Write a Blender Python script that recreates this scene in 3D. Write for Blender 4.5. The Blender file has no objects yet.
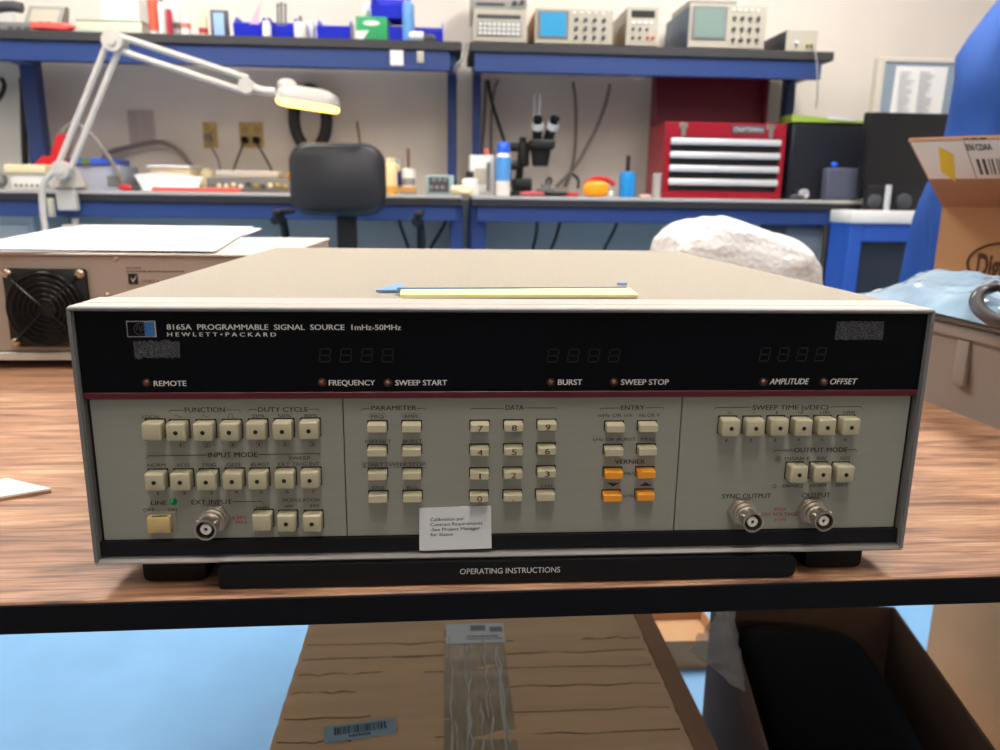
import bpy, bmesh, math, random
from mathutils import Vector, Matrix, noise
random.seed(7)
C = bpy.context.scene.collection
PI = math.pi

# ------------------------------------------------------------------ camera
FPX = 773.07
def cam_axes(p, y, r):
    cy, sy, cp, sp = math.cos(y), math.sin(y), math.cos(p), math.sin(p)
    f = Vector((sy*cp, cy*cp, -sp)); ri = Vector((cy, -sy, 0)); up = ri.cross(f)
    return ri*math.cos(r)+up*math.sin(r), -ri*math.sin(r)+up*math.cos(r), f
CAM = Vector((-.03465, -.3743, .938))
RI, UP, FW = cam_axes(*[math.radians(a) for a in (12.911, 4.053, .764)])
def ray(x, y): return FW + RI*((x-500)/FPX) - UP*((y-375)/FPX)
def at(x, y, Y):
    d = ray(x, y); return CAM + d*((Y-CAM.y)/d.y)
def atz(x, y, z):
    d = ray(x, y); return CAM + d*((z-CAM.z)/d.z)
cd = bpy.data.cameras.new('camera'); cam = bpy.data.objects.new('camera', cd); C.objects.link(cam)
cam.matrix_world = Matrix.Translation(CAM) @ Matrix((RI, UP, -FW)).transposed().to_4x4()
cd.sensor_width = 36; cd.lens = FPX/1000*36; cd.clip_start = .02; cd.clip_end = 50
cd.dof.use_dof = True; cd.dof.focus_distance = .405; cd.dof.aperture_fstop = 13.0
bpy.context.scene.camera = cam
vs = bpy.context.scene.view_settings
vs.view_transform = 'Standard'; vs.look = 'None'; vs.gamma = 1; vs.use_curve_mapping = False; vs.exposure = 0.0

# ------------------------------------------------------------------ materials
def lin(h):
    if isinstance(h, str): h = [int(h[i:i+2], 16) for i in (0, 2, 4)]
    return tuple(((c/255+.055)/1.055)**2.4 if c/255 > .04045 else c/255/12.92 for c in h) + (1,)
MATS = {}
def mat(key, col, rough=.5, metal=0, var=.0, vs_=20, bump=0, bs=200, spec=.5, trans=0, alpha=1, emit=0, stretch=None, coat=0):
    if key in MATS: return MATS[key]
    m = bpy.data.materials.new(key); m.use_nodes = True
    nt = m.node_tree; b = nt.nodes['Principled BSDF']; L = nt.links.new
    c = lin(col)
    b.inputs['Base Color'].default_value = c; b.inputs['Roughness'].default_value = rough
    b.inputs['Metallic'].default_value = metal; b.inputs['Specular IOR Level'].default_value = spec
    b.inputs['Transmission Weight'].default_value = trans; b.inputs['Alpha'].default_value = alpha
    b.inputs['Coat Weight'].default_value = coat
    if emit:
        b.inputs['Emission Color'].default_value = c; b.inputs['Emission Strength'].default_value = emit
    if var or bump:
        tc = nt.nodes.new('ShaderNodeTexCoord'); src = tc.outputs['Object']
        if stretch:
            mp = nt.nodes.new('ShaderNodeMapping'); mp.inputs['Scale'].default_value = stretch
            L(src, mp.inputs[0]); src = mp.outputs[0]
    if var:
        n = nt.nodes.new('ShaderNodeTexNoise'); n.inputs['Scale'].default_value = vs_; n.inputs['Detail'].default_value = 4
        L(src, n.inputs['Vector'])
        r = nt.nodes.new('ShaderNodeValToRGB')
        r.color_ramp.elements[0].position = .3; r.color_ramp.elements[1].position = .7
        r.color_ramp.elements[0].color = tuple(x*(1-var) for x in c[:3])+(1,)
        r.color_ramp.elements[1].color = tuple(min(1, x*(1+var)) for x in c[:3])+(1,)
        L(n.outputs['Fac'], r.inputs[0]); L(r.outputs[0], b.inputs['Base Color'])
    if bump:
        n2 = nt.nodes.new('ShaderNodeTexNoise'); n2.inputs['Scale'].default_value = bs; n2.inputs['Detail'].default_value = 3
        L(src, n2.inputs['Vector'])
        bp = nt.nodes.new('ShaderNodeBump'); bp.inputs['Strength'].default_value = bump; bp.inputs['Distance'].default_value = .002
        L(n2.outputs['Fac'], bp.inputs['Height']); L(bp.outputs[0], b.inputs['Normal'])
    MATS[key] = m; return m

def wood_mat():
    m = bpy.data.materials.new('walnut_laminate'); m.use_nodes = True
    nt = m.node_tree; b = nt.nodes['Principled BSDF']; L = nt.links.new; N = nt.nodes.new
    tc = N('ShaderNodeTexCoord')
    def nz(scale, sc, det, dist=0):
        mp = N('ShaderNodeMapping'); mp.inputs['Scale'].default_value = scale; L(tc.outputs['Object'], mp.inputs[0])
        n = N('ShaderNodeTexNoise'); n.inputs['Scale'].default_value = sc; n.inputs['Detail'].default_value = det
        n.inputs['Distortion'].default_value = dist; L(mp.outputs[0], n.inputs['Vector']); return n.outputs['Fac']
    a = nz((2.6, 22, 1), 2.4, 6, 1.6); g = nz((9, 210, 1), 2.0, 6, 1.0); big = nz((1.6, 8, 1), 2.0, 3, 1.0)
    r = N('ShaderNodeValToRGB'); e = r.color_ramp.elements
    e[0].position = .30; e[0].color = lin((108, 76, 56)); e[1].position = .68; e[1].color = lin((206, 162, 126))
    k = e.new(.42); k.color = lin((160, 115, 86)); k = e.new(.54); k.color = lin((184, 136, 102))
    L(a, r.inputs[0])
    r2 = N('ShaderNodeValToRGB'); r2.color_ramp.elements[0].position = .33; r2.color_ramp.elements[0].color = (.45, .42, .42, 1)
    r2.color_ramp.elements[1].position = .55; r2.color_ramp.elements[1].color = (1, 1, 1, 1); L(g, r2.inputs[0])
    mx = N('ShaderNodeMix'); mx.data_type = 'RGBA'; mx.blend_type = 'MULTIPLY'; mx.inputs[0].default_value = .9
    L(r.outputs[0], mx.inputs[6]); L(r2.outputs[0], mx.inputs[7])
    r3 = N('ShaderNodeValToRGB'); r3.color_ramp.elements[0].position = .35; r3.color_ramp.elements[0].color = (.78, .76, .76, 1)
    r3.color_ramp.elements[1].position = .6; r3.color_ramp.elements[1].color = (1, 1, 1, 1); L(big, r3.inputs[0])
    m2 = N('ShaderNodeMix'); m2.data_type = 'RGBA'; m2.blend_type = 'MULTIPLY'; m2.inputs[0].default_value = .8
    L(mx.outputs[2], m2.inputs[6]); L(r3.outputs[0], m2.inputs[7])
    L(m2.outputs[2], b.inputs['Base Color'])
    b.inputs['Roughness'].default_value = .42; b.inputs['Specular IOR Level'].default_value = .4
    bp = N('ShaderNodeBump'); bp.inputs['Strength'].default_value = .25; bp.inputs['Distance'].default_value = .0006
    L(g, bp.inputs['Height']); L(bp.outputs[0], b.inputs['Normal'])
    return m

def residue_mat():
    m = bpy.data.materials.new('adhesive_residue'); m.use_nodes = True
    nt = m.node_tree; b = nt.nodes['Principled BSDF']; L = nt.links.new; N = nt.nodes.new
    tc = N('ShaderNodeTexCoord'); n = N('ShaderNodeTexNoise'); n.inputs['Scale'].default_value = 2200; n.inputs['Detail'].default_value = 4
    L(tc.outputs['Object'], n.inputs['Vector'])
    r = N('ShaderNodeValToRGB'); r.color_ramp.elements[0].position = .42; r.color_ramp.elements[0].color = lin((30, 30, 34))
    r.color_ramp.elements[1].position = .75; r.color_ramp.elements[1].color = lin((104, 104, 108)); L(n.outputs['Fac'], r.inputs[0])
    L(r.outputs[0], b.inputs['Base Color']); b.inputs['Roughness'].default_value = .9
    return m

def bubble_mat():
    m = bpy.data.materials.new('bubble_wrap_plastic'); m.use_nodes = True
    nt = m.node_tree; b = nt.nodes['Principled BSDF']; L = nt.links.new; N = nt.nodes.new
    b.inputs['Base Color'].default_value = lin((226, 223, 221)); b.inputs['Roughness'].default_value = .35
    b.inputs['Subsurface Weight'].default_value = .25; b.inputs['Subsurface Radius'].default_value = (.01, .01, .01)
    tc = N('ShaderNodeTexCoord'); v = N('ShaderNodeTexVoronoi'); v.inputs['Scale'].default_value = 120
    L(tc.outputs['Object'], v.inputs['Vector'])
    n = N('ShaderNodeTexNoise'); n.inputs['Scale'].default_value = 26; n.inputs['Detail'].default_value = 3; L(tc.outputs['Object'], n.inputs['Vector'])
    ad = N('ShaderNodeMath'); ad.operation = 'MULTIPLY_ADD'; L(n.outputs['Fac'], ad.inputs[0]); ad.inputs[1].default_value = 5.0
    L(v.outputs['Distance'], ad.inputs[2])
    bp = N('ShaderNodeBump'); bp.inputs['Strength'].default_value = .45; bp.inputs['Distance'].default_value = .0035
    L(ad.outputs[0], bp.inputs['Height']); L(bp.outputs[0], b.inputs['Normal'])
    return m

W = dict(
 wood=wood_mat(), residue=residue_mat(), bubble=bubble_mat(),
 wall=mat('wall_paint', (236, 226, 216), .75, var=.03, vs_=3), ceil=mat('ceiling_tile', (225, 222, 216), .9),
 floor=mat('blue_floor_paint', (128, 178, 222), .45, var=.07, vs_=5),
 deskedge=mat('black_edge_band', (11, 12, 18), .6, var=.15, vs_=30, spec=.15), steel=mat('black_steel', (34, 36, 40), .5),
 cover=mat('textured_tan_paint', (160, 150, 134), .7, var=.06, vs_=420, bump=.5, bs=700),
 frame=mat('cast_frame_paint', (182, 175, 168), .45), bezel=mat('shaded_bezel_grey', (112, 111, 110), .35),
 disp=mat('black_display_panel', (7, 7, 12), .35, spec=.12), red=mat('dark_red_stripe', (82, 6, 22), .45),
 panel=mat('satin_control_panel', (145, 143, 133), .48, var=.025, vs_=30, stretch=(1, 1, 12)),
 strip=mat('black_lower_strip', (18, 17, 20), .45, spec=.25), key=mat('cream_key_plastic', (182, 173, 144), .38),
 orange=mat('orange_key_plastic', (226, 148, 42), .38), keyw=mat('black_key_well', (18, 17, 16), .6),
 ink=mat('black_ink', (28, 26, 26), .6), inkgrey=mat('grey_ink', (66, 60, 56), .7), redink=mat('red_ink', (150, 40, 44), .6), white=mat('white_ink', (214, 212, 206), .5),
 lsw=mat('ivory_switch', (200, 172, 116), .35), nickel=mat('nickel_metal', (196, 186, 174), .36, metal=1, var=.06, vs_=300),
 ptfe=mat('white_insulator', (226, 222, 212), .4), dark=mat('near_black', (10, 10, 11), .5), led=mat('amber_led_lens', (122, 68, 48), .18),
 green=mat('green_led_lens', (14, 150, 84), .15), blue_badge=mat('badge_blue', (46, 104, 168), .35), chrome=mat('chrome', (210, 210, 210), .15, metal=1),
 seg=mat('unlit_segment_red', (18, 10, 14), .35), rubber=mat('black_rubber', (12, 12, 13), .6, spec=.2), tray=mat('black_tray_plastic', (14, 14, 16), .5, spec=.25, bump=.1, bs=600),
 sticker=mat('grey_white_sticker', (206, 206, 206), .5), paper=mat('white_paper', (236, 234, 234), .8), yellow=mat('yellow_card', (240, 230, 164), .75),
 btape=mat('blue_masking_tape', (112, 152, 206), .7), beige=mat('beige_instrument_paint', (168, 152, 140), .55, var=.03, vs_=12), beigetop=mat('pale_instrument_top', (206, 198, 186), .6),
 fan=mat('black_fan_plastic', (17, 17, 19), .4), wire=mat('black_fan_guard_wire', (30, 30, 33), .22, metal=.6), 
 card=mat('corrugated_cardboard', (230, 188, 144), .85, var=.08, vs_=7, stretch=(.6, 6, 1), bump=.12, bs=60), cardb=mat('bright_cardboard', (196, 152, 110), .85, var=.05, vs_=9),
 cardd=mat('brown_cardboard', (164, 122, 92), .88, var=.08, vs_=9), crease=mat('cardboard_crease', (112, 84, 60), .9),
 tape=mat('clear_packing_tape', (196, 172, 140), .18, var=.2, vs_=45, stretch=(3, .6, 1), alpha=.75), tapew=mat('crumpled_tape_streak', (226, 216, 200), .25, alpha=.85),
 label=mat('white_label', (228, 226, 222), .6), bluelabel=mat('pale_blue_label', (148, 176, 190), .5), barink=mat('barcode_ink', (52, 58, 66), .7),
 tray2=mat('taupe_plastic', (140, 131, 124), .55, var=.04, vs_=10), bag=mat('blue_clear_film', (156, 184, 206), .07, alpha=.78, var=.3, vs_=18, bump=1.0, bs=45, spec=.9),  # film tones vary to mimic bright and shaded folds
 blackfilm=mat('black_film', (4, 4, 4), .7, spec=.08), clear=mat('wrinkled_clear_film', (176, 166, 156), .08, alpha=.34, var=.3, vs_=30, bump=1.0, bs=60),
 cable=mat('black_cable_rubber', (27, 25, 26), .38), bluesteel=mat('blue_bench_paint', (40, 64, 120), .4, var=.05, vs_=4), benchtop=mat('grey_bench_laminate', (176, 172, 168), .5),
 benchedge=mat('dark_bench_edge', (38, 38, 42), .5), shelfboard=mat('dark_shelf_board', (54, 52, 54), .6), coat=mat('royal_blue_cotton', (31, 74, 146), .85, bump=.2, bs=400),
 chair=mat('black_upholstery', (36, 36, 40), .45, bump=.15, bs=500), chairp=mat('black_chair_plastic', (22, 22, 26), .45), lampw=mat('pale_grey_enamel', (196, 190, 182), .35),
 lampglow=mat('lamp_diffuser_lit', (255, 196, 84), .5, emit=7.0), sred=mat('red_plastic', (200, 30, 40), .4), toolred=mat('red_chest_paint', (148, 18, 36), .35), maroon=mat('maroon_chest_lining', (104, 24, 40), .5),
 alu=mat('brushed_aluminium', (226, 226, 228), .35, metal=.35), blackpaint=mat('black_paint', (16, 16, 18), .5), sbeige=mat('scope_beige', (182, 176, 160), .5), sgrey=mat('scope_grey', (150, 148, 140), .5),
 sblue=mat('scope_blue_side', (84, 104, 124), .55), crtblue=mat('cyan_screen', (40, 142, 188), .3, emit=.12), crtgreen=mat('grey_green_screen', (130, 150, 142), .2), binblue=mat('blue_bin_plastic', (34, 48, 206), .35),
 kgreen=mat('green_carton', (40, 158, 96), .6), pink=mat('pink_plastic', (236, 178, 196), .5), skyblue=mat('light_blue_plastic', (104, 158, 214), .3), blueb=mat('blue_bottle_plastic', (30, 142, 216), .3),
 capblue=mat('blue_cap', (30, 96, 226), .35), wplastic=mat('white_plastic', (232, 230, 224), .4), cream=mat('cream_plastic', (232, 216, 176), .45), ivory=mat('ivory_outlet', (196, 168, 108), .5), orangeb=mat('orange_plastic', (250, 160, 20), .4),
 coral=mat('coral_plastic', (250, 92, 84), .45), gdark=mat('dark_grey_plastic', (72, 72, 76), .5), gmid=mat('grey_plastic', (122, 122, 122), .5), monitor=mat('black_screen', (20, 20, 23), .3), lime=mat('green_folder', (148, 176, 66), .6),
 greyblue=mat('blue_grey_fabric', (138, 152, 166), .9, var=.05, vs_=60), slate=mat('slate_plastic', (84, 86, 104), .5), darkpanel=mat('dark_cabinet_panel', (36, 46, 58), .5), greycable=mat('grey_cable', (132, 124, 117), .5),
 wallshade=mat('shaded_wall_grey', (188, 184, 178), .7), screw=mat('screw_metal', (208, 190, 166), .28, metal=1), lightpanel=mat('light_diffuser', (255, 240, 224), .5, emit=1), wood2=mat('plain_wood', (190, 140, 60), .6),
 greyfilm=mat('grey_poly_film', (120, 130, 138), .3, alpha=.85, bump=.8, bs=25), gold=mat('gold_metal', (170, 150, 60), .3, metal=.6),
)

# ------------------------------------------------------------------ mesh builder
class MB:
    def __init__(s): s.bm = bmesh.new()
    def _x(s, vs, M):
        if M is not None: bmesh.ops.transform(s.bm, matrix=M, verts=vs)
    def box(s, x0, x1, y0, y1, z0, z1, bev=0, seg=2, M=None):
        vs = bmesh.ops.create_cube(s.bm, size=1)['verts']
        for v in vs: v.co = Vector(((x0+x1)/2+v.co.x*(x1-x0), (y0+y1)/2+v.co.y*(y1-y0), (z0+z1)/2+v.co.z*(z1-z0)))
        if bev:
            es = list({e for v in vs for e in v.link_edges})
            r = bmesh.ops.bevel(s.bm, geom=es, offset=bev, segments=seg, affect='EDGES', profile=.5)
            vs = list({v for f in r['faces'] for v in f.verts} | {v for v in vs if v.is_valid})
        s._x(vs, M); return s
    def hexa(s, p):                                     # eight corners: bottom 4, top 4
        v = [s.bm.verts.new(q) for q in p]
        for f in ((3, 2, 1, 0), (4, 5, 6, 7), (0, 1, 5, 4), (1, 2, 6, 5), (2, 3, 7, 6), (3, 0, 4, 7)): s.bm.faces.new([v[i] for i in f])
        return s
    def cyl(s, p0, p1, r0, r1=None, n=24):
        r1 = r0 if r1 is None else r1
        p0, p1 = Vector(p0), Vector(p1); d = p1-p0
        M = Matrix.Translation((p0+p1)/2) @ d.to_track_quat('Z', 'Y').to_matrix().to_4x4()
        bmesh.ops.create_cone(s.bm, cap_ends=True, segments=n, radius1=r0, radius2=r1, depth=d.length, matrix=M); return s
    def lathe(s, prof, o=(0, 0, 0), ax=(0, 0, 1), n=28):
        o = Vector(o); q = Vector(ax).to_track_quat('Z', 'Y'); rings = []
        for r, h in prof:
            if r < 1e-6: rings.append([s.bm.verts.new(o+q@Vector((0, 0, h)))])
            else: rings.append([s.bm.verts.new(o+q@Vector((r*math.cos(2*PI*i/n), r*math.sin(2*PI*i/n), h))) for i in range(n)])
        for a, b in zip(rings, rings[1:]):
            for i in range(n):
                j = (i+1) % n
                if len(a) == 1 and len(b) == 1: continue
                if len(a) == 1: s.bm.faces.new((a[0], b[j], b[i]))
                elif len(b) == 1: s.bm.faces.new((a[i], a[j], b[0]))
                else: s.bm.faces.new((a[i], a[j], b[j], b[i]))
        if len(rings[0]) > 1: s.bm.faces.new(rings[0][::-1])
        if len(rings[-1]) > 1: s.bm.faces.new(rings[-1])
        return s
    def tube(s, pts, r, n=8, smooth=0, closed=False):
        P = [Vector(p) for p in pts]
        for _ in range(smooth):
            Q = [P[0]] if not closed else []
            m = len(P) if closed else len(P)-1
            for i in range(m):
                a, b = P[i], P[(i+1) % len(P)]
                Q += [a*.75+b*.25, a*.25+b*.75]
            if not closed: Q.append(P[-1])
            P = Q
        rings = []; nrm = None; m = len(P)
        for i, p in enumerate(P):
            if closed: t = (P[(i+1) % m]-P[i-1]).normalized()
            else: t = (P[min(i+1, m-1)]-P[max(i-1, 0)]).normalized()
            if nrm is None:
                nrm = t.orthogonal().normalized()
            else:
                nrm = (nrm-t*nrm.dot(t)).normalized()
            bn = t.cross(nrm); rr = r[i] if isinstance(r, list) else r
            rings.append([s.bm.verts.new(p+(nrm*math.cos(2*PI*k/n)+bn*math.sin(2*PI*k/n))*rr) for k in range(n)])
        pr = list(zip(rings, rings[1:]))
        if closed: pr.append((rings[-1], rings[0]))
        for a, b in pr:
            for k in range(n): s.bm.faces.new((a[k], a[(k+1) % n], b[(k+1) % n], b[k]))
        if not closed: s.bm.faces.new(rings[0][::-1]); s.bm.faces.new(rings[-1])
        return s
    def ell(s, c, r, u=24, v=14, e=1.0, jit=0, js=10):
        vs = bmesh.ops.create_uvsphere(s.bm, u_segments=u, v_segments=v, radius=1)['verts']
        for w in vs:
            q = w.co.copy()
            if e != 1: q = Vector([math.copysign(abs(k)**e, k) for k in q])
            p = Vector((c[0]+q.x*r[0], c[1]+q.y*r[1], c[2]+q.z*r[2]))
            if jit: p += w.co*noise.noise(p*js)*jit + w.co*noise.noise(p*js*2.7)*jit*.5
            w.co = p
        return s
    def prism(s, pts, y0, y1, plane='xz'):
        def mk(a, b, y): return {'xz': (a, y, b), 'yz': (y, a, b), 'xy': (a, b, y)}[plane]
        A = [s.bm.verts.new(mk(a, b, y0)) for a, b in pts]; B = [s.bm.verts.new(mk(a, b, y1)) for a, b in pts]
        n = len(pts); s.bm.faces.new(A[::-1]); s.bm.faces.new(B)
        for i in range(n): s.bm.faces.new((A[i], A[(i+1) % n], B[(i+1) % n], B[i]))
        return s
    def sheet(s, g, t):                                  # g: grid of points -> thin solid along its normals
        g = [[Vector(p) for p in row] for row in g]; R, Cn = len(g), len(g[0])
        def nr(i, j):
            a = g[min(i+1, R-1)][j]-g[max(i-1, 0)][j]; b = g[i][min(j+1, Cn-1)]-g[i][max(j-1, 0)]
            return a.cross(b).normalized()
        A = [[s.bm.verts.new(g[i][j]) for j in range(Cn)] for i in range(R)]
        B = [[s.bm.verts.new(g[i][j]+nr(i, j)*t) for j in range(Cn)] for i in range(R)]
        for i in range(R-1):
            for j in range(Cn-1):
                s.bm.faces.new((A[i][j], A[i+1][j], A[i+1][j+1], A[i][j+1])); s.bm.faces.new((B[i][j], B[i][j+1], B[i+1][j+1], B[i+1][j]))
        for i in range(R-1):
            s.bm.faces.new((A[i][0], B[i][0], B[i+1][0], A[i+1][0])); s.bm.faces.new((A[i][-1], A[i+1][-1], B[i+1][-1], B[i][-1]))
        for j in range(Cn-1):
            s.bm.faces.new((A[0][j], A[0][j+1], B[0][j+1], B[0][j])); s.bm.faces.new((A[-1][j], B[-1][j], B[-1][j+1], A[-1][j+1]))
        return s
    def text(s, t, x0, x1, z, cap, y, M=None, italic=0, bold=0):   # facing -Y; fitted between x0 and x1, caps cap tall
        cu = bpy.data.curves.new('t', 'FONT'); cu.body = t; cu.size = 1; cu.extrude = 0; cu.shear = italic; cu.resolution_u = 3; cu.offset = bold
        ob = bpy.data.objects.new('t', cu); C.objects.link(ob)
        dg = bpy.context.evaluated_depsgraph_get(); me = bpy.data.meshes.new_from_object(ob.evaluated_get(dg))
        bpy.data.objects.remove(ob); bpy.data.curves.remove(cu)
        xs = [v.co.x for v in me.vertices]; a, b = min(xs), max(xs)
        k = cap/.69; sx = (x1-x0)/(b-a)
        q = bmesh.new(); q.from_mesh(me); bpy.data.meshes.remove(me)
        T = Matrix(((sx, 0, 0, x0-a*sx), (0, 0, 0, y), (0, k, 0, z), (0, 0, 0, 1)))
        vm = {v: s.bm.verts.new((M @ (T @ v.co)) if M is not None else T @ v.co) for v in q.verts}
        for f in q.faces:
            try: s.bm.faces.new([vm[v] for v in f.verts])
            except ValueError: pass
        q.free(); return s
    def build(s, name, m, parent=None, ang=35, local=False):
        bmesh.ops.recalc_face_normals(s.bm, faces=s.bm.faces[:])
        if parent is not None and not local: bmesh.ops.transform(s.bm, matrix=INV.get(parent.name, Matrix()), verts=s.bm.verts[:])
        me = bpy.data.meshes.new(name); s.bm.to_mesh(me); s.bm.free()
        me.materials.append(W[m] if isinstance(m, str) else m)
        if ang and me.polygons:
            me.polygons.foreach_set('use_smooth', [True]*len(me.polygons)); me.set_sharp_from_angle(angle=math.radians(ang))
        o = bpy.data.objects.new(name, me); C.objects.link(o)
        if parent is not None: o.parent = parent; INV[o.name] = INV.get(parent.name, Matrix())
        return o
INV = {}
def thing(name, label, cat, loc=(0, 0, 0), rz=0, group=None):
    o = bpy.data.objects.new(name, None); C.objects.link(o); o.empty_display_size = .05
    o.location = loc; o.rotation_euler = (0, 0, rz)
    INV[o.name] = (Matrix.Translation(Vector(loc)) @ Matrix.Rotation(rz, 4, 'Z')).inverted()
    o['label'] = label; o['category'] = cat
    if group: o['group'] = group
    return o
def tag(o, label, cat, group=None, kind=None):
    o['label'] = label; o['category'] = cat
    if group: o['group'] = group
    if kind: o['kind'] = kind
    return o
def rebase(o, p):                                        # a one-mesh thing: origin moved to its base
    p = Vector(p); o.data.transform(Matrix.Translation(-p)); o.location = p; return o
def structure(o): o['kind'] = 'structure'; return o
def P(o, label): o['label'] = label; return o
def LT(M4, p): return M4 @ Vector(p)

# ------------------------------------------------------------------ room shell
XL, XR, YF, YB, ZC = -3.2, 3.4, -7.6, 3.3, 2.75
structure(MB().box(XL, XR, .30, YB, -.1, 0).build('floor', 'floor'))
structure(MB().box(XL, XR, YF, .2999, -.1, 0).build('floor', mat('grey_bounce_floor', (118, 119, 122), .6, var=.05, vs_=6)))  # unseen front floor, made grey to keep blue bounce off the instrument
structure(MB().box(XL, XR, YF, YB, ZC, ZC+.1).build('ceiling', 'ceil'))
structure(MB().box(XL-.1, XR+.1, YB, YB+.1, 0, ZC).build('wall_back', 'wall'))
structure(MB().box(XL-.1, XR+.1, YF-.1, YF, 0, ZC).build('wall_front', mat('darkened_front_wall', (96, 98, 102), .8)))  # unseen wall, darkened to cut the fill light on the panel
structure(MB().box(XL-.1, XL, YF, YB, 0, ZC).build('wall_left', 'wall'))
structure(MB().box(XR, XR+.1, YF, YB, 0, ZC).build('wall_right', 'wall'))
structure(MB().box(XL, XR, YB-.015, YB, 0, .1).build('baseboard_back', 'gdark'))

def ceiling_light(x, y, lx, ly, power, label, group='ceiling light panels'):
    t = thing('ceiling_light', label, 'ceiling light', (x, y, ZC), 0, group)
    f = MB(); w = .025
    f.box(x-lx/2-w, x+lx/2+w, y-ly/2-w, y-ly/2, ZC-.03, ZC-.001); f.box(x-lx/2-w, x+lx/2+w, y+ly/2, y+ly/2+w, ZC-.03, ZC-.001)
    f.box(x-lx/2-w, x-lx/2, y-ly/2, y+ly/2, ZC-.03, ZC-.001); f.box(x+lx/2, x+lx/2+w, y-ly/2, y+ly/2, ZC-.03, ZC-.001)
    f.build('light_frame', 'wplastic', t)
    key = 'light_diffuser_%d' % int(power*10)
    W[key] = mat(key, (255, 249, 242), .5, emit=power)
    MB().box(x-lx/2, x+lx/2, y-ly/2, y+ly/2, ZC-.02, ZC-.008).build('diffuser', key, t)
ceiling_light(-.02, -.62, .30, 1.1, 27, 'narrow lit ceiling panel right above the front desk edge')
for x_, w_ in ((-1.25, 'pillar'), (1.15, 'coat')):
    ceiling_light(x_, 1.75, .6, 1.2, 27, 'lit ceiling panel over the aisle, on the %s side' % w_)
    ceiling_light(x_, .25, .6, 1.2, 9, 'added lit ceiling panel over the desk, on the %s side' % w_)  # unseen row added to brighten the wall under the shelves
    ceiling_light(x_, -3.2, .6, 1.2, 1.8, 'added lit ceiling panel behind the viewer, on the %s side' % w_)  # unseen row added to light the carton below the desk
    ceiling_light(x_, -5.6, .6, 1.2, 18, 'added lit ceiling panel at the far front wall, on the %s side' % w_)  # unseen far row added so low light reaches under desk and shelves
#CUT1
# ------------------------------------------------------------------ front desk
TZ = .74
DY0, DY1 = -.0090, .93
MD = Matrix.Rotation(math.radians(.85), 4, 'Z')
t = thing('desk', 'long wood-grain desk with a black front edge, under the signal generator', 'desk', (0, .45, 0))
MB().box(-1.1, 1.25, DY0, DY1, TZ-.012, TZ, .0008, 1, M=MD).build('tabletop', 'wood', t)
MB().box(-1.1, 1.25, DY0+.0004, DY1, TZ-.0165, TZ-.0122, M=MD).build('underside_board', mat('pale_bounce_underside', (196, 186, 172), .8), t)  # underside made pale to bounce light onto the cartons
MB().box(-1.1, 1.25, DY0-.0012, DY0-.0001, TZ-.0165, TZ-.0008, .0006, 1, M=MD).build('edge_band', 'deskedge', t)
for lx in (-1.05, 1.2):
    for ly in (.05, .88):
        MB().box(lx-.02, lx+.02, ly-.02, ly+.02, .012, TZ-.0166).cyl((lx, ly, 0), (lx, ly, .013), .024).build('leg', 'steel', t)

# ------------------------------------------------------------------ signal generator
HB = .754; H = .1317; HW = .2128; D = .445; HT = HB+H
hp = thing('signal_generator', 'wide beige bench signal generator with black display strip, cream keys and three round sockets', 'signal generator', (0, .2, TZ))
# cover and frame
FD = .036
c = MB(); c.box(-HW+.0012, HW-.0012, FD, D, HB+.004, HT-.0004, .0022, 2); c.build('cover', 'cover', hp)
fr = MB()                                                # cast front frame: deep ring
for yy0, yy1, ins in ((.0135, FD-.001, .0), (.0, .0125, .0)):
    fr.box(-HW+ins, HW-ins, yy0, yy1, HT-.0024, HT, .0006, 1)
    fr.box(-HW+ins, -HW+.0024, yy0, yy1, HB+.002, HT-.002); fr.box(HW-.0024, HW-ins, yy0, yy1, HB+.002, HT-.002)
fr.box(-HW+.0008, HW-.0008, .0125, .0135, HT-.003, HT-.0008)
fr.build('front_frame', 'frame', hp)
bz = MB()                                                # thin front face of the frame, coloured darker for its shade
w = .0021
bz.box(-HW+.0002, HW-.0002, -.0014, -.0001, HT-w, HT-.0004, .0004, 1)
bz.box(-HW+.0002, -HW+w, -.0014, -.0001, HB+.0012, HT-w); bz.box(HW-w, HW-.0002, -.0014, -.0001, HB+.0012, HT-w)
bz.box(-HW+.0018, -HW+.0026, -.0002, .012, HB+.0012, HT-w); bz.box(HW-.0026, HW-.0018, -.0002, .012, HB+.0012, HT-w)
bz.build('bezel', 'bezel', hp)
br = MB(); br.prism([(.012, HB), (-.0012, HB), (-.0014, HB+.0008), (-.0004, HB+.0024), (.003, HB+.0034), (.012, HB+.0034)], -HW+.0003, HW-.0003, 'yz')
br.build('bottom_rail', mat('bright_rail', (188, 182, 176), .28, metal=.8), hp)
MB().box(-HW+.003, HW-.003, .013, FD, HB, HB+.0035).build('bottom_plate', 'steel', hp)
def ez(px, py, Y=0): q = at(px, py, Y); return q.x, q.z
PY = .0034                                               # control panel plane
DPY = .0008                                              # display panel plane
zr0 = (ez(100, 399, DPY)[1]+ez(880, 396.5, DPY)[1])/2; zr1 = (ez(100, 392.5, DPY)[1]+ez(880, 390, DPY)[1])/2
zs = (ez(120, 539.5, PY)[1]+ez(880, 527.5, PY)[1])/2
xl, xr = -HW+.0027, HW-.0027
MB().box(xl, xr, DPY, .012, zr1, HT-.0026).build('display_panel', 'disp', hp)
MB().box(xl, xr, DPY-.0002, .010, zr0, zr1, .0003, 1).build('red_stripe', 'red', hp)
x_sp = [xl+.0012] + [ez(*p, PY)[0] for p in ((345, 470), (677.6, 470))] + [xr-.0012]
PANS = []
for a, b in zip(x_sp, x_sp[1:]):
    PANS.append((a, b, MB().box(a+.00025, b-.00025, PY, .012, zs, zr0-.0002, .0002, 1).build('control_panel', 'panel', hp)))
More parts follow.
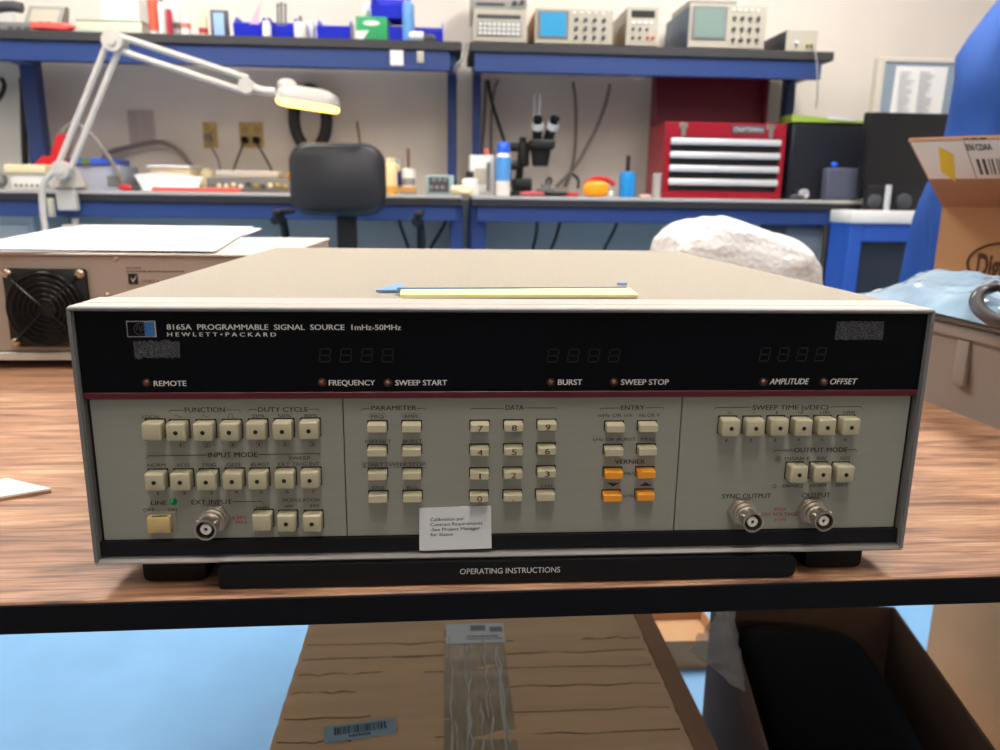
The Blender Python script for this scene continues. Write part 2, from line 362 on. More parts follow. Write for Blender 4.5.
MB().box(xl, xr, PY+.0012, .0125, zs-.001, zr0).build('panel_backing', 'dark', hp)
MB().box(xl, xr, .0012, .012, HB+.0036, zs-.0002).build('lower_strip', 'strip', hp)

# badge, residue, sticker
def rect_on(mb, x0, y0, x1, y1, Y, dy, bev=0):
    a = at(x0, y0, Y); b = at(x1, y1, Y); mb.box(min(a.x, b.x), max(a.x, b.x), Y-dy, Y, min(a.z, b.z), max(a.z, b.z), bev, 1); return a, b
bd = MB(); a, b = rect_on(bd, 126, 320.3, 157, 337.3, DPY, .0007, .0002); bo = bd.build('badge', 'chrome', hp)
xm = a.x+(b.x-a.x)*.62; e = .0007
MB().box(a.x+e, xm, DPY-.0009, DPY-.0006, b.z+e, a.z-e).build('badge_field', 'disp', bo)
MB().box(xm, b.x-e, DPY-.0009, DPY-.0006, b.z+e, a.z-e).build('badge_field', 'blue_badge', bo)
cx, cz = a.x+(b.x-a.x)*.48, (a.z+b.z)/2
cm = MB(); cm.tube([(cx+.0028*math.cos(i*PI/14), DPY-.00095, cz+.0028*math.sin(i*PI/14)) for i in range(28)], .00018, 5, closed=True)
cm.text('hp', cx-.0019, cx+.0021, cz-.0007, .0036, DPY-.001, italic=.3); cm.build('badge_emblem', 'inkgrey', bo)
for (x0, y0, x1, y1, nm) in ((133, 340, 181, 359, 3), (837, 321, 882, 340, 4)):
    a = at(x0, y0, DPY); b = at(x1, y1, DPY); rr = random.Random(nm); mb = MB(); n = 22; top = []; bot = []
    for i in range(n+1):
        xx = a.x+(b.x-a.x)*i/n; jj = .0012 if nm == 3 else .0004
        top.append((xx, a.z+rr.uniform(-jj, jj*.3))); bot.append((xx+(rr.uniform(-jj, jj) if i in (0, n) else 0), b.z+rr.uniform(-.3*jj, jj)))
    mb.prism(top+bot[::-1], DPY-.00012, DPY-.00002); mb.build('adhesive_patch', 'residue', hp)
sp = [at(419, 508, PY-.0002), at(491, 505.5, PY-.0002), at(491.5, 548, .0002), at(419.5, 550.5, .0002)]
mb = MB(); mb.hexa([sp[3]+Vector((0, -.0004, 0)), sp[2]+Vector((0, -.0004, 0)), sp[2], sp[3], sp[0]+Vector((0, -.0004, 0)), sp[1]+Vector((0, -.0004, 0)), sp[1], sp[0]])
so = mb.build('calibration_sticker', 'sticker', hp, ang=0); P(so, 'small pale sticker with four lines of calibration text')
ux = (sp[1]-sp[0]).normalized(); uz = (sp[0]-sp[3]).normalized(); un = ux.cross(uz)
Ms = Matrix((ux, -un, uz)).transposed().to_4x4(); Ms.translation = sp[0]+un*.0005
mb = MB(); sw = (sp[1]-sp[0]).length; sh = (sp[0]-sp[3]).length
for i, (s_, wd) in enumerate((('Calibration per', .47), ('Contract Requirements', .72), ('-See Project Manager', .69), ('for Status', .31))):
    mb.text(s_, sw*.155, sw*(.155+wd), -sh*(.315+.118*i), sh*.075, 0, M=Ms)
    mb.text(s_, sw*.1562, sw*(.1562+wd), -sh*(.315+.118*i), sh*.075, 0, M=Ms)
mb.build('sticker_lettering', 'ink', so, ang=0)

# lettering
def put(mb, t, x0, x1, yb, cap, Y, italic=0, dup=.00007):
    a = at(x0, yb, Y-.0001); b = at(x1, yb, Y-.0001); s = (b.x-a.x)/(x1-x0)
    for d_, dy in ((-dup, 0), (dup, .00001)): mb.text(t, a.x+d_, b.x+d_, (a.z+b.z)/2, cap*s*1.03, Y-.00012-dy, italic=italic)
def cap_(t_, x0, x1, yb, h, par, nm, it=0):
    mb = MB(); put(mb, t_, x0, x1, yb, h, DPY, it); return mb.build(nm, 'white', par, ang=0)
dpan = [o for o in hp.children if o.name.startswith('display_panel')][0]
cap_('8165A  PROGRAMMABLE  SIGNAL  SOURCE  1mHz-50MHz', 167, 401, 329.8, 5.3, dpan, 'model_title')
cap_('H E W L E T T \u2022 P A C K A R D', 167.5, 276, 336.4, 4.0, dpan, 'maker_title')
for px, py, t_, x0, x1, yb, h, it in ((146.4, 383, 'REMOTE', 154, 186.5, 386, 5.4, 0), (322, 382.7, 'FREQUENCY', 329, 375, 385.4, 5.4, 0), (387.7, 383, 'SWEEP START', 395.5, 447, 385.4, 5.4, 0), (551, 382.4, 'BURST', 558, 582, 384.8, 5.4, 0),
                              (614, 382.3, 'SWEEP STOP', 621, 668.5, 384.8, 5.4, 0), (763.5, 382, 'AMPLITUDE', 769.5, 808.5, 384.3, 5.6, .22), (824, 382, 'OFFSET', 830, 857, 384.3, 5.6, .22)):
    q = at(px, py, DPY-.0004); o = MB().lathe([(.0022, 0), (.0022, .0004), (.0016, .0006), (.0016, .0002)], (q.x, DPY, q.z), (0, -1, 0), 18).build('indicator_led', 'dark', hp)
    MB().ell((q.x, DPY-.0002, q.z), (.0015, .0012, .0015), 14, 8).build('led_lens', 'led', o); cap_(t_, x0, x1, yb, h, o, 'led_caption', it)
def seg8(mb, x, z, wd, h, on='abcdefg'):
    th = .0006; sl = .12
    S = dict(a=(0, h, wd, h), b=(wd, h/2, wd, h), c=(wd, 0, wd, h/2), d=(0, 0, wd, 0), e=(0, 0, 0, h/2), f=(0, h/2, 0, h), g=(0, h/2, wd, h/2))
    for k in on:
        x0, z0, x1, z1 = S[k]
        if z0 == z1: mb.hexa([(x+x0+sl*z0+.0003, DPY-.0002, z+z0-th/2), (x+x1+sl*z0-.0003, DPY-.0002, z+z0-th/2), (x+x1+sl*z0-.0003, DPY-.00002, z+z0-th/2), (x+x0+sl*z0+.0003, DPY-.00002, z+z0-th/2),
                              (x+x0+sl*z0+.0003, DPY-.0002, z+z0+th/2), (x+x1+sl*z0-.0003, DPY-.0002, z+z0+th/2), (x+x1+sl*z0-.0003, DPY-.00002, z+z0+th/2), (x+x0+sl*z0+.0003, DPY-.00002, z+z0+th/2)])
        else:
            a, b = z0+.0003, z1-.0003
            mb.hexa([(x+x0+sl*a-th/2, DPY-.0002, z+a), (x+x0+sl*a+th/2, DPY-.0002, z+a), (x+x0+sl*a+th/2, DPY-.00002, z+a), (x+x0+sl*a-th/2, DPY-.00002, z+a),
                     (x+x0+sl*b-th/2, DPY-.0002, z+b), (x+x0+sl*b+th/2, DPY-.0002, z+b), (x+x0+sl*b+th/2, DPY-.00002, z+b), (x+x0+sl*b-th/2, DPY-.00002, z+b)])
for x0, x1, y1, y0 in ((319, 393, 362, 349), (547, 620, 362, 349.5), (759, 826, 361, 348)):
    a = at(x0, y1, DPY); b = at(x1, y0, DPY); mb = MB(); st = (b.x-a.x)/3.55
    for i in range(4): seg8(mb, a.x+st*i, a.z, st*.5, b.z-a.z)
    mb.build('numeric_display', 'seg', hp, ang=0)

def pan(x):
    return next(o for a_, b_, o in PANS if a_ <= x <= b_)
class Pr:                                                # printed marks: each its own mesh under its panel
    def __init__(s, nm, m): s.nm, s.m = nm, m
    def done(s, mb): x = mb.bm.verts[:][0].co.x; mb.build(s.nm, s.m, pan(x), ang=0)
pl, pf, rl = Pr('group_title', 'ink'), Pr('key_caption', 'inkgrey'), Pr('warning_print', 'redink')
def line(mb, pts, r=.00016):
    k = MB(); k.tube([at(x, y, PY-.0001) for x, y in pts], r, 4); x = k.bm.verts[:][0].co.x; k.build('bracket_line' if mb is pl else 'printed_sign', mb.m, pan(x), ang=0)
def Z2(x, y): return 130+x*.21, 395+y*.21
def Z3(x, y): return 340+x*.24, 395+y*.24
def Z4(x, y): return 560+x*.2, 395+y*.2
def Z5(x, y): return 700+x*.2, 395+y*.2
def zput(mb, Zf, t, x0, x1, yb, cap):
    a = Zf(x0, yb); b = Zf(x1, yb); k = Zf(1, 0)[0]-Zf(0, 0)[0]; q_ = MB(); put(q_, t, a[0], b[0], a[1], cap*k, PY, dup=.00006 if mb is pl else .00004); mb.done(q_)
for Zf, items in ((Z2, (('FUNCTION', 262, 452, 82, 24), ('DUTY CYCLE', 610, 848, 80, 23), ('INPUT MODE', 372, 608, 296, 24), ('EXT INPUT', 294, 486, 520, 23), ('LINE', 101, 176, 524, 22))),
                  (Z3, (('PARAMETER', 131, 318, 63, 19), ('DATA', 690, 765, 62, 20))),
                  (Z4, (('ENTRY', 304, 422, 74, 22), ('VERNIER', 274, 424, 344, 22))),
                  (Z5, (('SWEEP TIME (s/DEC)', 262, 640, 73, 22), ('OUTPUT MODE', 470, 736, 286, 23), ('SYNC OUTPUT', 110, 354, 516, 23), ('OUTPUT', 510, 650, 512, 23)))):
    for it in items: zput(pl, Zf, *it)
for Zf, items in ((Z2, (('LOCAL', 60, 145, 111, 16), ('20%', 580, 642, 108, 16), ('50%', 704, 768, 107, 16), ('80%', 830, 892, 106, 16), ('NORM', 84, 170, 342, 17), ('VCO', 222, 284, 342, 17), ('TRIG', 342, 410, 341, 17), ('GATE', 460, 530, 340, 17),
                        ('BURST', 576, 666, 339, 17), ('SWEEP', 757, 858, 308, 16), ('EXT TRIG INT', 705, 904, 337, 17), ('OFF', 64, 118, 554, 16), ('ON', 182, 224, 553, 16), ('MAN', 602, 664, 545, 17), ('MODULATION', 728, 902, 508, 17), ('AM', 738, 774, 538, 16), ('FM', 860, 898, 536, 16),
                        ('1', 238, 244, 246, 16), ('2', 357, 374, 246, 16), ('3', 482, 498, 245, 16), ('1', 612, 618, 243, 16), ('2', 730, 747, 242, 16), ('3', 857, 874, 241, 16), ('1', 130, 136, 476, 16), ('2', 252, 268, 475, 16), ('3', 378, 394, 473, 16),
                        ('4', 498, 514, 470, 16), ('5', 618, 634, 470, 16), ('6', 742, 758, 468, 16), ('7', 866, 882, 467, 16))),
                  (Z3, (('FRQ', 130, 182, 97, 14), ('AMPL', 266, 330, 96, 14), ('OFFSET', 104, 215, 200, 14), ('BURST', 262, 342, 199, 14), ('START SWEEP STOP', 96, 356, 297, 14), ('STO', 134, 184, 394, 14), ('RCL', 280, 326, 393, 14), ('CHS', 836, 884, 386, 14))),
                  (Z4, (('mHz OR mV', 190, 362, 110, 17), ('Hz OR V', 398, 498, 109, 17), ('kHz OR BURST', 166, 378, 230, 17), ('MHz', 404, 470, 229, 17), ('FAST', 323, 370, 399, 15), ('SLOW', 316, 366, 512, 15))),
                  (Z5, (('.01', 132, 160, 96, 14), ('.1', 260, 272, 95, 14), ('1', 380, 386, 95, 14), ('10', 492, 516, 95, 14), ('100', 602, 646, 94, 14), ('1000', 716, 774, 94, 14), ('DISABLE', 424, 548, 326, 17), ('INV', 584, 630, 325, 17), ('1k\u03a9', 702, 748, 324, 17),
                        ('ENABLE', 412, 516, 462, 16), ('NORM', 550, 630, 460, 16), ('50\u03a9', 678, 734, 458, 16), ('1', 128, 134, 235, 14), ('2', 246, 260, 234, 14), ('3', 366, 380, 232, 14), ('4', 484, 498, 231, 14), ('5', 602, 616, 230, 14), ('6', 720, 734, 229, 14)))):
    for it in items: zput(pf, Zf, *it)
zput(rl, Z2, '\u00b130V', 486, 560, 590, 16); zput(rl, Z2, 'MAX', 506, 560, 614, 16)
zput(rl, Z5, 'MAX', 372, 430, 578, 16); zput(rl, Z5, 'EXT VOLTAGE', 306, 486, 604, 16); zput(rl, Z5, '\u00b115V', 370, 430, 630, 16)
for Zf, segs in ((Z2, (((186, 84), (190, 73), (256, 72)), ((458, 72), (520, 71), (526, 82)), ((560, 80), (566, 69), (604, 69)), ((852, 68), (896, 67), (903, 78)), ((76, 302), (82, 290), (366, 286)), ((612, 284), (900, 279), (906, 290)), ((490, 508), (628, 506), (630, 516)))),
                 (Z3, (((86, 66), (92, 58), (126, 57)), ((322, 56), (354, 55), (360, 63)), ((543, 64), (549, 56), (684, 55)), ((770, 54), (900, 53), (906, 61)))),
                 (Z4, (((200, 76), (206, 66), (298, 65)), ((428, 64), (516, 62), (521, 72)))),
                 (Z5, (((74, 70), (80, 63), (256, 61)), ((646, 60), (804, 58), (811, 68)), ((366, 286), (374, 277), (464, 275)), ((742, 274), (778, 272), (784, 282)))),
                 ):
    for sg in segs: line(pl, [Zf(*p) for p in sg])
line(pf, [Z2(212+i*2.6, 101-7*math.sin(i*2*PI/14)) for i in range(15)])                       # sine
line(pf, [Z2(*p) for p in ((338, 106), (350, 95), (364, 107), (378, 96))])                       # triangle
line(pf, [Z2(*p) for p in ((462, 108), (470, 108), (470, 93), (488, 93), (488, 108), (498, 108))])   # square
q_ = MB()
for k in range(8): q_.tube([at(*Z5(388+3*math.cos(k*PI/4), 320+3*math.sin(k*PI/4)), PY-.0001), at(*Z5(388+19*math.cos(k*PI/4), 320+19*math.sin(k*PI/4)), PY-.0001)], .00012, 4)
q_.build('printed_sign', 'inkgrey', PANS[2][2], ang=0)
q_ = MB(); q_.tube([at(*Z5(372+9*math.cos(k*PI/7), 456+9*math.sin(k*PI/7)), PY-.0001) for k in range(14)], .00013, 4, closed=True); q_.build('printed_sign', 'inkgrey', PANS[2][2], ang=0)
for zx, zy in ((242, 236), (366, 237), (490, 237), (616, 235), (739, 233), (866, 232)):           # little frames around the numerals
    line(pf, [Z2(*p) for p in ((zx-14, zy-13), (zx+14, zy-13), (zx+14, zy+13), (zx-14, zy+13), (zx-14, zy-13))], .00009)
for zx0, zx1, zy0, zy1 in ((124, 188, 78, 102), (260, 336, 78, 102), (92, 360, 280, 302)):
    line(pf, [Z3(*p) for p in ((zx0, zy0), (zx1, zy0), (zx1, zy1), (zx0, zy1), (zx0, zy0))], .00009)
for pts in (((232, 438), (298, 440), (264, 458)), ((396, 455), (462, 453), (428, 437))):
    a = [at(*Z4(*p), PY) for p in pts]; MB().prism([(v.x, v.z) for v in a], PY-.00012, PY-.00002).build('arrow_mark', 'ink', PANS[1][2], ang=0)

# square keys with a status hole
def key_square(px, py, hole=True):
    KF = PY-.0068; q = at(px, py, KF); x, z = q.x, q.z; w2, h2 = .0047, .0046
    mb = MB(); bx0, bx1, bz0, bz1 = x-w2, x+w2, z-h2, z+h2
    mb.box(bx0, bx1, KF, PY+.0006, bz0, bz1, .0011, 3)
    ko = mb.build('push_button', 'key', hp)
    MB().box(x-w2-.0004, x+w2+.0004, PY-.0002, PY+.0003, z-h2-.0002, z+h2+.0005, .00015, 1).build('button_well', 'keyw', ko)
    if hole: MB().lathe([(.0011, 0), (.0011, .00025), (.0008, .0003)], (x, KF-.00002+.0001, z-.0001), (0, -1, 0), 16).build('status_hole', 'dark', ko)
for p in ((100, 178),): key_square(*Z2(*p), hole=False)
for p in ((216, 181), (345, 180), (471, 179), (597, 176), (723, 175), (850, 172), (113, 418), (237, 417), (361, 416), (485, 413), (605, 412), (733, 409), (855, 408), (742, 615), (865, 615)): key_square(*Z2(*p))
key_square(*Z2(625, 612), hole=False)
for p in ((158, 168), (281, 168), (402, 166), (521, 167), (639, 164), (759, 163), (498, 400), (617, 399), (732, 399)): key_square(*Z5(*p))
# sloped keys
def key_sloped(px, py, glyph=None, m='key'):
    KF = PY-.0052; q = at(px, py, KF); x, z = q.x, q.z; w2, h2 = .0047, .0019
    mb = MB(); mb.prism([(PY+.0005, z-h2), (KF+.0003, z-h2), (KF, z-h2+.0004), (KF+.0002, z+h2-.0003), (KF+.0012, z+h2+.0002), (PY+.0005, z+h2+.0009)], x-w2, x+w2, 'yz')
    es = [e for e in mb.bm.edges if abs(e.verts[0].co.x-e.verts[1].co.x) < 1e-6]
    bmesh.ops.bevel(mb.bm, geom=es, offset=.0004, segments=2, affect='EDGES')
    ko = mb.build('push_button', m, hp)
    MB().box(x-w2-.0005, x+w2+.0005, PY-.0002, PY+.0003, z-h2-.0003, z+h2+.0014, .0001, 1).build('button_well', 'keyw', ko)
    if glyph:
        mb = MB(); gw = .0004 if glyph == '1' else (.0004 if glyph == '.' else .0013)
        mb.text(glyph, x+.0002-gw, x+.0002+gw, z-h2+.0006, .0030 if glyph != '.' else .0030, KF-.0001); mb.build('key_numeral', 'ink', ko, ang=0)
    return ko
for p in ((153, 143), (297, 143), (153, 243), (298, 242), (155, 342), (299, 340), (157, 437), (301, 435)): key_sloped(*Z3(*p))
for p, g in (((583, 141), '7'), ((725, 139), '8'), ((865, 136), '9'), ((582, 241), '4'), ((724, 239), '5'), ((863, 236), '6'), ((582, 340), '1'), ((722, 337), '2'), ((862, 331), '3'), ((580, 434), '0'), ((721, 432), '.'), ((858, 429), None)): key_sloped(*Z3(*p), g)
for p in ((280, 172), (446, 170), (273, 290), (441, 287)): key_sloped(*Z4(*p), None, 'key')
for p in ((271, 405), (435, 402), (265, 519), (431, 515)): P(key_sloped(*Z4(*p), None, 'orange'), 'orange push button')
# line switch and lamp
q = at(*Z2(135, 622), PY-.005); x, z = q.x, q.z
so = MB().box(x-.0056, x+.0056, PY-.005, PY+.0004, z-.0042, z+.0042, .0007, 2).build('line_switch', 'lsw', hp); P(so, 'ivory rocker power switch')
MB().box(x-.0066, x+.0074, PY-.0006, PY+.0002, z-.0050, z+.0056, .0003, 1).build('switch_collar', 'panel', so)
MB().box(x-.0034, x+.0040, PY-.0034, PY-.0028, z+.00415, z+.0044).build('switch_slot', 'keyw', so)
q = at(*Z2(201, 514), PY-.002); o = MB().lathe([(.0019, 0), (.0019, .0005), (.0014, .0007)], (q.x, PY, q.z), (0, -1, 0), 20).build('line_lamp', 'green', hp); P(o, 'green power indicator lamp')
MB().ell((q.x, PY-.0010, q.z), (.0013, .0016, .0013), 18, 10).build('lamp_lens', 'green', o)
# BNC sockets
def bnc(px, py):
    L0 = .0165; q = at(px, py, PY-L0); x, z = q.x, q.z; ax = (0, -1, 0); o_ = (x, PY, z)
    fl = MB().lathe([(.0068, 0), (.0068, .0022), (.0066, .0030), (.0062, .0031), (.0062, .0052), (.0052, .0056), (.0050, .0068), (.0056, .0070), (.0056, .0082), (.0048, .0086), (.0048, L0-.0012), (.0054, L0-.001), (.0054, L0), (.0045, L0), (.0043, L0-.004), (.0001, L0-.004)], o_, ax, 36)
    for s in (-1, 1):
        a = .5*s if s > 0 else .5+PI-1.0
        fl.cyl((x+math.cos(a)*.0046, PY-.0118, z+math.sin(a)*.0046), (x+math.cos(a)*.0064, PY-.0118, z+math.sin(a)*.0064), .0010, n=10)
    fo = fl.build('coaxial_socket', 'nickel', hp)
    MB().lathe([(.0079, 0), (.0079, .0022)], o_, ax, 6).build('hex_nut', 'nickel', fo)
    MB().lathe([(.0042, 0), (.0042, .0002)], (x, PY-L0+.0037, z), ax, 24).build('socket_well', 'keyw', fo)
    MB().lathe([(.0027, 0), (.0027, .0045), (.0018, .0047), (.0010, .0046), (.0010, .003)], (x, PY-L0+.0055, z), ax, 20).build('insulator', 'ptfe', fo)
    MB().lathe([(.0009, 0), (.0009, .0034)], (x, PY-L0+.005, z), ax, 10).build('centre_contact', 'dark', fo)
bnc(*Z2(358, 645)); bnc(*Z5(267, 639)); bnc(*Z5(624, 634))
# feet and pull-out card tray
for fx in (-.176, .178):
    for fy in (.022, D-.06):
        MB().box(fx-.017, fx+.017, fy-.018, fy+.03, TZ+.0002, HB+.0005, .004, 2).build('foot', 'rubber', hp)
xa, xb = at(218, 570, -.004).x, at(795.5, 566, -.004).x
pts = [(xa+.001, TZ+.0008), (xb-.004, TZ+.0008), (xb-.0012, TZ+.002), (xb, TZ+.0045), (xb, HB-.0034), (xb-.0015, HB-.0016), (xb-.004, HB-.0008), (xa+.001, HB-.0008), (xa, HB-.0014), (xa, TZ+.0014)]
tr = MB().prism(pts, -.004, .25).build('card_tray', 'tray', hp); P(tr, 'black pull-out instruction card tray')
mb = MB(); a = at(460, 574, -.0041); b = at(560, 572.5, -.0041); mb.text('OPERATING INSTRUCTIONS', a.x, b.x, (a.z+b.z)/2, .0031, -.00412); mb.build('tray_lettering', 'white', tr, ang=0)

# yellow card held by blue tape on the cover
a, b = atz(400, 297, HT), atz(637, 297, HT)
yc = thing('yellow_card', 'narrow yellow card strip stuck with blue tape on the signal generator top', 'card', ((a.x+b.x)/2, a.y+.01, HT))
y0 = max(a.y, FD-.002)
c1, c2, c3, c4 = atz(400, 297.5, HT+.0005), atz(638, 297, HT+.0005), atz(630, 286.8, HT+.0035), atz(401, 288.2, HT+.0035)
mb = MB(); mb.hexa([(c1.x, c1.y, HT+.0002), (c2.x, c2.y, HT+.0002), (c3.x, c3.y, HT+.0006), (c4.x, c4.y, HT+.0006), (c1.x, c1.y, HT+.0022), (c2.x, c2.y, HT+.0018), (c3.x, c3.y, HT+.0030), (c4.x, c4.y, HT+.0030)])
mb.build('card_strip', 'yellow', yc)
mb = MB(); pts = [atz(*p, HT) for p in ((376, 292.5), (404, 292), (404, 287.5), (398, 285.5))]
mb.prism([(p.x, p.y) for p in pts], HT+.0003, HT+.0014, 'xy')
p1, p2 = atz(400, 289, HT), atz(615, 287, HT); mb.hexa([(p1.x, c4.y-.001, HT+.0008), (p2.x, c3.y-.001, HT+.0008), (p2.x, c3.y+.004, HT+.0004), (p1.x, c4.y+.006, HT+.0004), (p1.x, c4.y-.001, HT+.0040), (p2.x, c3.y-.001, HT+.0036), (p2.x, c3.y+.004, HT+.002), (p1.x, c4.y+.006, HT+.002)])
p3 = atz(622, 285, HT); mb.box(p3.x-.003, p3.x+.003, p3.y-.002, p3.y+.002, HT+.0003, HT+.0016, .0004, 1)
P(mb.build('tape', 'btape', yc), 'blue masking tape')

# pale notepad corner at the left
nt_ = thing('notepad', 'off-white notepad corner lying on the bare wood desk', 'notepad', (-.36, .09, TZ), math.radians(0))
pc = [atz(*p, TZ+.003) for p in ((51, 488.5), (7.5, 478.5), (-110, 530), (-15, 516))]
mb = MB(); fx = [(pc[0].x, pc[0].y), (pc[1].x, pc[1].y), (pc[1].x-.16, pc[1].y-.08), (pc[0].x-.16, pc[0].y-.088)]
mb.prism(fx, TZ+.0018, TZ+.0032, 'xy'); mb.build('top_sheet', 'label', nt_, ang=0)
MB().prism(fx, TZ+.0001, TZ+.0017, 'xy').build('backing_board', 'cardd', nt_, ang=0)
#CUT2
# ------------------------------------------------------------------ instrument with a fan, on the desk behind
IX0, IX1, IY, IZ0, IZ1 = -.66, -.222, .53, TZ+.012, .872
t = thing('fan_cooled_instrument', 'beige instrument with a black round fan guard, under loose white papers', 'instrument', (-.44, .7, TZ))
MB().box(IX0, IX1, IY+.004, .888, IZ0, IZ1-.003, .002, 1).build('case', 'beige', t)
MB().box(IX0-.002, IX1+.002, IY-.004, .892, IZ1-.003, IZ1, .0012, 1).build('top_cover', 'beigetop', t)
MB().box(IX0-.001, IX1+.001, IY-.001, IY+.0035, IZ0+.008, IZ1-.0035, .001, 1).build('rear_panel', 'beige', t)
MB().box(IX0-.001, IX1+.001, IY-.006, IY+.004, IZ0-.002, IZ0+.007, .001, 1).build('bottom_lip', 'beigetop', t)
for fx in (-.62, -.27):
    for fy in (.56, .85): MB().cyl((fx, fy, TZ), (fx, fy, IZ0-.0018), .012).build('foot', 'rubber', t)
fa, fb = at(2, 267, IY-.004), at(95, 348, IY-.004); fcx, fcz = (fa.x+fb.x)/2, (fa.z+fb.z)/2; fw = (fb.x-fa.x)/2
fanf = MB().box(fcx-fw, fcx+fw, IY-.008, IY-.0012, fcz-fw*.98, fcz+fw*.98, .003, 2).build('fan_housing', 'fan', t)
MB().lathe([(fw*.9, 0), (fw*.9, .0012), (fw*.84, .0012), (fw*.84, .0004), (fw*.3, .0004), (fw*.28, .002), (0, .002)], (fcx, IY-.0082, fcz), (0, -1, 0), 48).build('fan_opening', 'dark', fanf)
for k in range(7):
    mb = MB(); a0 = k*2*PI/7; g = [[(fcx+r*math.cos(a0+.25*j+r*6), IY-.0098-.0004*j, fcz+r*math.sin(a0+.25*j+r*6)) for j in range(3)] for r in (fw*.3, fw*.55, fw*.8)]
    mb.sheet(g, .0004); mb.build('fan_blade', 'fan', fanf)
mb = MB()
for k in range(1, 7):
    r = fw*(.12+.13*k); mb.tube([(fcx+r*math.cos(i*PI/20), IY-.0135, fcz+r*math.sin(i*PI/20)) for i in range(40)], .0013, 6, closed=True)
for sx_, sz_ in ((-1, 1), (1, 1), (-1, -1), (1, -1)):
    mb.tube([(fcx+sx_*fw*.1, IY-.0135, fcz+sz_*fw*.1), (fcx+sx_*fw*.72, IY-.0135, fcz+sz_*fw*.72), (fcx+sx_*fw*.86, IY-.0095, fcz+sz_*fw*.86)], .0014, 6)
mb.build('fan_guard', 'wire', fanf)
for sx_, sz_ in ((-1, 1), (1, 1), (-1, -1), (1, -1)):
    MB().lathe([(.0052, 0), (.0052, .0012), (.0036, .0034), (.0001, .0042)], (fcx+sx_*fw*.86, IY-.008, fcz+sz_*fw*.86), (0, -1, 0), 18).build('fan_screw', 'screw', fanf)
a = at(125, 266, IY-.0014); b = at(152, 284, IY-.0014)
lo = MB().box(at(128.5, 274, IY).x, at(138, 274, IY).x, IY-.0018, IY-.0011, at(130, 284, IY).z, at(130, 273.5, IY).z).build('maker_mark', 'fan', t, ang=0)
p = [at(x, y, IY-.0019) for x, y in ((130, 277), (133, 280), (137.5, 274.5), (133.3, 282.5))]
MB().prism([(v.x, v.z) for v in p], IY-.0022, IY-.00185).build('mark_tick', 'beigetop', lo, ang=0)
mb = MB()
a = at(141, 283, IY-.0012); b = at(160, 283, IY-.0012); mb.text('OMEGA', a.x, b.x, a.z, .0035, IY-.0012)
for y_, x0, x1 in ((268, 126.5, 140), (271.5, 126.5, 184)):
    xx = x0; rr = random.Random(int(y_))
    while xx < x1:
        w_ = rr.uniform(1.2, 3); a = at(xx, y_, IY-.0012); mb.box(a.x, at(xx+w_, y_, IY).x, IY-.0014, IY-.00105, a.z-.0008, a.z+.0008); xx += w_+.7
mb.build('panel_print', 'inkgrey', t, ang=0)
for px, py in ((116, 259), (107, 295), (176, 300)):
    q = at(px, py, IY-.001); MB().lathe([(.0030, 0), (.0030, .0006), (.002, .0016), (.0001, .002)], (q.x, q.y, q.z), (0, -1, 0), 14).build('panel_screw', 'screw', t)
# loose papers on it
def paper(z, pxs, label, seed, curl=.0):
    q = [atz(x, y, z) for x, y in pxs]; rr = random.Random(seed); n = 9; g = []
    for i in range(n):
        row = []
        for j in range(n):
            u, v = i/(n-1), j/(n-1); p_ = (q[0]*(1-u)+q[1]*u)*(1-v)+(q[3]*(1-u)+q[2]*u)*v
            p_.z = z+.0012*abs(noise.noise(p_*9+Vector((seed, 0, 0))))+curl*max(0, v-.6)**2; row.append(p_)
        g.append(row)
    mb = MB(); mb.sheet(g, .0003); o = mb.build('paper_sheet', 'paper'); tag(o, label, 'paper', 'loose papers on the beige instrument')
    c0 = (q[0]+q[2])/2; return rebase(o, (c0.x, c0.y, z))
paper(IZ1+.0004, ((-60, 252), (196, 252.6), (262, 229), (60, 228)), 'lower white paper sheet lying across the beige instrument', 3)
paper(IZ1+.0026, ((-40, 249), (215, 251.5), (254, 227), (86, 225)), 'topmost white paper sheet on the beige instrument', 8)

# ------------------------------------------------------------------ bubble wrap behind the signal generator
def lump(name, c0, r, label, cat, m, jit, js, e=.8, u=56, v=36, ang=60, zcut=None):
    mb = MB(); mb.ell(c0, r, u, v, e, jit, js)
    if zcut is not None:
        for w_ in mb.bm.verts: w_.co.z = max(w_.co.z, zcut)
    o = mb.build(name, m, ang=ang); tag(o, label, cat); return rebase(o, (c0[0], c0[1], c0[2]-r[2]))
bb = lump('bubble_wrap_bundle', (.352, .66, .828), (.112, .085, .0885), 'plump white bubble wrap bundle behind the signal generator', 'bubble wrap', 'bubble', .007, 22, e=.6, u=96, v=64, zcut=TZ+.0005)
for w_ in bb.data.vertices:
    if w_.co.z > .02: w_.co.z -= (max(0, w_.co.x+.01)*.30)*w_.co.z/.17
lump('bubble_wrap_sheet', (.545, .61, .781), (.058, .05, .046), 'low crumpled white bubble wrap between the bundle and the open carton', 'bubble wrap', 'bubble', .012, 18, zcut=TZ+.0005)

